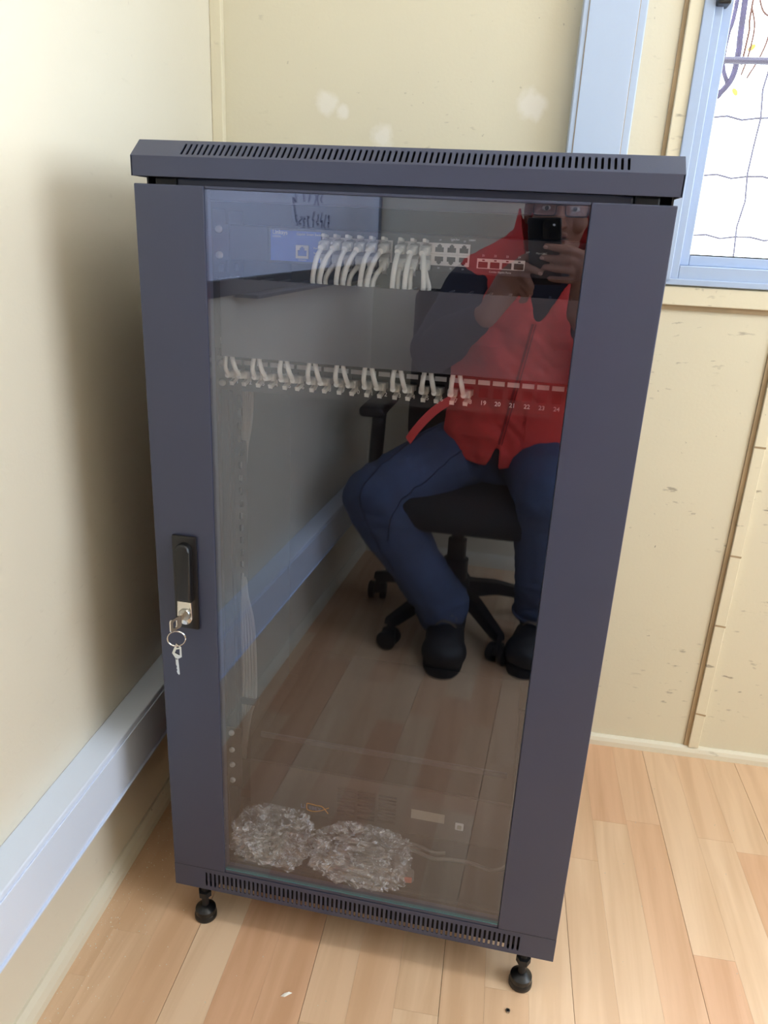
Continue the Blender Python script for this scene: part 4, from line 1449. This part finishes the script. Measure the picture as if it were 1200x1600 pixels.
for it in range(10):
    mv = []
    for v in bm.verts:
        nb = [e.other_vert(v) for e in v.link_edges if e.is_boundary]
        if len(nb) == 2:
            mv.append((v, v.co * 0.4 + (nb[0].co + nb[1].co) * 0.3))
    for v, c in mv:
        v.co = c
bm.normal_update()
vt = BVHTree.FromBMesh(bm)
bm.to_mesh(vme)
bm.free()
vest = meobj('vest', solidify(vme, 0.004, 1), 'vest', per)


def patch(fn, ns, nt2, off, name, m, parent):
    """strip laid on the front of the vest by casting back from the front; fn(s,t) -> (x,z)"""
    mb = MB()
    g_ = []
    for i in range(ns + 1):
        row = []
        for j in range(nt2 + 1):
            x, z = fn(i / ns, j / nt2)
            h = vt.ray_cast(Vector((x, -0.6, z)), Vector((0, -1, 0)))
            y = h[0].y if h[0] is not None else -1.12
            row.append((x, y, z))
        g_.append(row)
    F_ = [[mb.bm.verts.new((x, y + off, z)) for x, y, z in r] for r in g_]
    B_ = [[mb.bm.verts.new((x, y - 0.002, z)) for x, y, z in r] for r in g_]
    for i in range(ns):
        for j in range(nt2):
            mb.bm.faces.new((F_[i][j], F_[i + 1][j], F_[i + 1][j + 1], F_[i][j + 1]))
            mb.bm.faces.new((B_[i][j], B_[i][j + 1], B_[i + 1][j + 1], B_[i + 1][j]))
    for i in range(ns):
        for j in (0, nt2):
            mb.bm.faces.new((F_[i][j], F_[i + 1][j], B_[i + 1][j], B_[i][j]))
    for j in range(nt2):
        for i in (0, ns):
            mb.bm.faces.new((F_[i][j], F_[i][j + 1], B_[i][j + 1], B_[i][j]))
    return mb.build(name, m, parent, smooth='auto')


patch(lambda s, t: (zipx(0.565 + 0.315 * s) + (t - 0.5) * 0.006, 0.565 + 0.315 * s), 30, 1, 0.006, 'zip', 'vest_d', vest)
patch(lambda s, t: (zipx(0.565 + 0.315 * s) + 0.008 + (t - 0.5) * 0.003, 0.565 + 0.315 * s), 30, 1, 0.0065, 'zip_seam', 'vest_d', vest)
for (x0, x1, zb_, zt, nm) in ((0.005, 0.085, 0.785, 0.815, 'pocket_flap'), (0.215, 0.30, 0.790, 0.820, 'pocket_flap'), (0.005, 0.080, 0.715, 0.785, 'chest_pocket'), (0.22, 0.295, 0.715, 0.790, 'chest_pocket'), (-0.045, 0.06, 0.575, 0.655, 'hip_pocket'), (0.165, 0.27, 0.575, 0.655, 'hip_pocket')):
    patch(lambda s, t: (x0 + (x1 - x0) * s, zb_ + (zt - zb_) * t), 8, 6, 0.0125 if 'flap' in nm else 0.0075, nm, 'vest', vest)
# loose side strap of the vest
mb = MB()
lw_ = None
for p in spline([(-0.030, -1.150, 0.670), (-0.072, -1.085, 0.645), (-0.108, -1.050, 0.605), (-0.130, -1.040, 0.570)], 5):
    n_ = Vector((0.66, 0.1, -0.72)).normalized() * 0.011
    t_ = Vector((0.0, 0.003, 0.0))
    ring = [mb.bm.verts.new(p + n_ + t_), mb.bm.verts.new(p - n_ + t_), mb.bm.verts.new(p - n_ - t_), mb.bm.verts.new(p + n_ - t_)]
    if lw_:
        for j in range(4):
            mb.bm.faces.new((lw_[j], lw_[(j + 1) % 4], ring[(j + 1) % 4], ring[j]))
    else:
        mb.bm.faces.new(ring[::-1])
    lw_ = ring
mb.bm.faces.new(lw_)
mb.build('strap', 'vest', vest)

# jeans
jn = MB()
jn.loft([((0.105, -1.30, 0.435), 0.168, 0.128), ((0.108, -1.295, 0.50), 0.175, 0.130), ((0.112, -1.285, 0.58), 0.162, 0.122), ((0.114, -1.28, 0.62), 0.155, 0.115)])
for s, extra in (('L', 0.0), ('R', -0.006)):
    a, b, c = J['hp' + s], J['kn' + s], J['an' + s]
    jn.caps([a, a.lerp(b, 0.4), a.lerp(b, 0.75), b, b.lerp(c, 0.35), b.lerp(c, 0.75), b.lerp(c, 0.97)], [0.104, 0.100 + extra, 0.090 + extra, 0.082 + extra, 0.078 + extra, 0.071 + extra, 0.069 + extra])
jme = remesh(jn, 0.007, 3)
nrms = [v.normal.copy() for v in jme.vertices]
for v, vn in zip(jme.vertices, nrms):
    p = v.co.copy()
    kb = max(0, 1 - (p - J['knL']).length / 0.2) + max(0, 1 - (p - J['anL']).length / 0.16) + max(0, 1 - (p - J['anR']).length / 0.2) + 0.35
    q = Vector((p.x * 8 + p.z * 6, p.y * 8, p.z * 16 - p.x * 5))
    v.co += vn * kb * (0.010 * noise.noise(q) + 0.008 * (1 - 2 * abs(noise.noise(q * 1.9))))
jeans = meobj('jeans', jme, 'jeans', per)
bmj = bmesh.new()
bmj.from_mesh(jme)
vj = BVHTree.FromBMesh(bmj)
bmj.free()
pl_ = per.location


def seamline(pts, r, name):
    out = []
    for p in spline(pts, 8):
        h = vj.find_nearest(Vector(p) - pl_)
        out.append(h[0] + pl_ + h[1] * 0.0008)
    MB().tube(out, r, 6).build(name, 'seam', jeans, smooth=True)


seamline([(-0.08, -1.20, 0.60), (-0.17, -1.05, 0.51), (-0.225, -0.93, 0.45), (-0.20, -0.93, 0.36), (-0.13, -0.94, 0.24)], 0.0022, 'seam')
seamline([(0.03, -1.10, 0.56), (-0.08, -0.98, 0.46), (-0.14, -0.93, 0.40), (-0.15, -0.93, 0.33)], 0.0018, 'seam')
seamline([(0.11, -1.15, 0.60), (0.11, -1.17, 0.52), (0.11, -1.18, 0.46)], 0.0020, 'fly_seam')
seamline([(0.30, -1.15, 0.57), (0.31, -1.0, 0.48), (0.305, -0.96, 0.36), (0.30, -1.0, 0.20)], 0.0020, 'seam')
for s in 'LR':
    a, c = J['kn' + s], J['an' + s]
    d = (c - a).normalized()
    q = d.to_track_quat('Z', 'Y').to_matrix()
    mb = MB()
    mb.tube([c - d * 0.012 + q @ Vector(((0.071 if s == 'L' else 0.064) * math.cos(t), (0.071 if s == 'L' else 0.064) * math.sin(t), 0)) for t in [2 * math.pi * k / 32 for k in range(33)]], 0.005, 6)
    mb.build('cuff', 'jeans', jeans, smooth=True)

# boots
for s, ang in (('L', -0.06), ('R', 0.25)):
    an = J['an' + s]
    R_ = Matrix.Rotation(ang, 3, 'Z')

    def B(x, y, z):
        p = R_ @ Vector((x, y, 0))
        return Vector((an.x + 0.008 + p.x, an.y + p.y, z))
    bt = MB()
    bt.caps([an.lerp(J['kn' + s], 0.14), B(0, -0.010, 0.115), B(0, -0.022, 0.06)], [0.050, 0.054, 0.052])
    bt.caps([B(0, -0.03, 0.052), B(0, 0.04, 0.062), B(0.002, 0.10, 0.052)], [0.048, 0.053, 0.053])
    bt.ell(B(0.002, 0.106, 0.050), (0.061, 0.062, 0.048))
    bme_ = remesh(bt, 0.005, 3)
    for v in bme_.vertices:
        v.co.z = max(v.co.z, 0.018)
    boot = meobj('boot', bme_, 'boot', per)
    so = MB()
    prof = []
    for k in range(28):
        t = 2 * math.pi * k / 28
        yy = 0.045 + 0.122 * math.sin(t)
        wd = 0.052 + 0.013 * (1 if math.sin(t) > 0 else 0) * math.sin(t)
        prof.append((wd * math.cos(t) * (1.0 if abs(math.sin(t)) < .9 else 1.05), yy))
    a = [so.bm.verts.new(B(x, y, 0.0)) for x, y in prof]
    b = [so.bm.verts.new(B(x * 1.02, y * 1.0, 0.026)) for x, y in prof]
    so.bm.faces.new(a[::-1])
    so.bm.faces.new(b)
    for i in range(28):
        so.bm.faces.new((a[i], a[(i + 1) % 28], b[(i + 1) % 28], b[i]))
    so.build('sole', 'sole', boot)
    for k in range(5):
        y = 0.080 - 0.020 * k
        z = 0.124 + 0.012 * k
        MB().tube(spline([B(-0.026, y - 0.006, z - 0.016), B(-0.010, y, z), B(0.010, y + 0.004, z), B(0.028, y - 0.004, z - 0.016)], 4), 0.0024, 6).build('lace', 'lace', boot, smooth=True)

# --- phone at the viewpoint, its back towards the glass
ph = empty('smartphone', P(-0.0185, -0.039, -0.0065))
tag(ph, 'black smartphone held up by the reflected person', 'phone')
ph.rotation_euler = Matrix((RT, UP, -FW)).transposed().to_euler()
MB().box(-0.0358, 0.0358, -0.0735, 0.0735, -0.0042, 0.0042, 0.0038, 4).build('body', 'phone', ph, 'auto', local=True)
# local -z looks at the glass
mb = MB()
mb.plate(rrect(-0.003, 0.0335, 0.0285, 0.0705, 0.009, 4), [], 0.0008, lambda a, b, d: Vector((a, b, -0.0042 - d)))
mb.build('camera_bump', 'black', ph, local=True)
for (x, y) in ((0.0070, 0.0600), (0.0185, 0.039)):
    MB().lathe([(0.0070, -0.0050), (0.0070, -0.0056), (0.0055, -0.0058)], (x, y, 0), seg=24).build('lens', 'phone', ph, 'auto', local=True)
MB().lathe([(0.0026, -0.0050), (0.0024, -0.0055)], (0.0215, 0.060, 0), seg=14).build('flash', 'white', ph, 'auto', local=True)
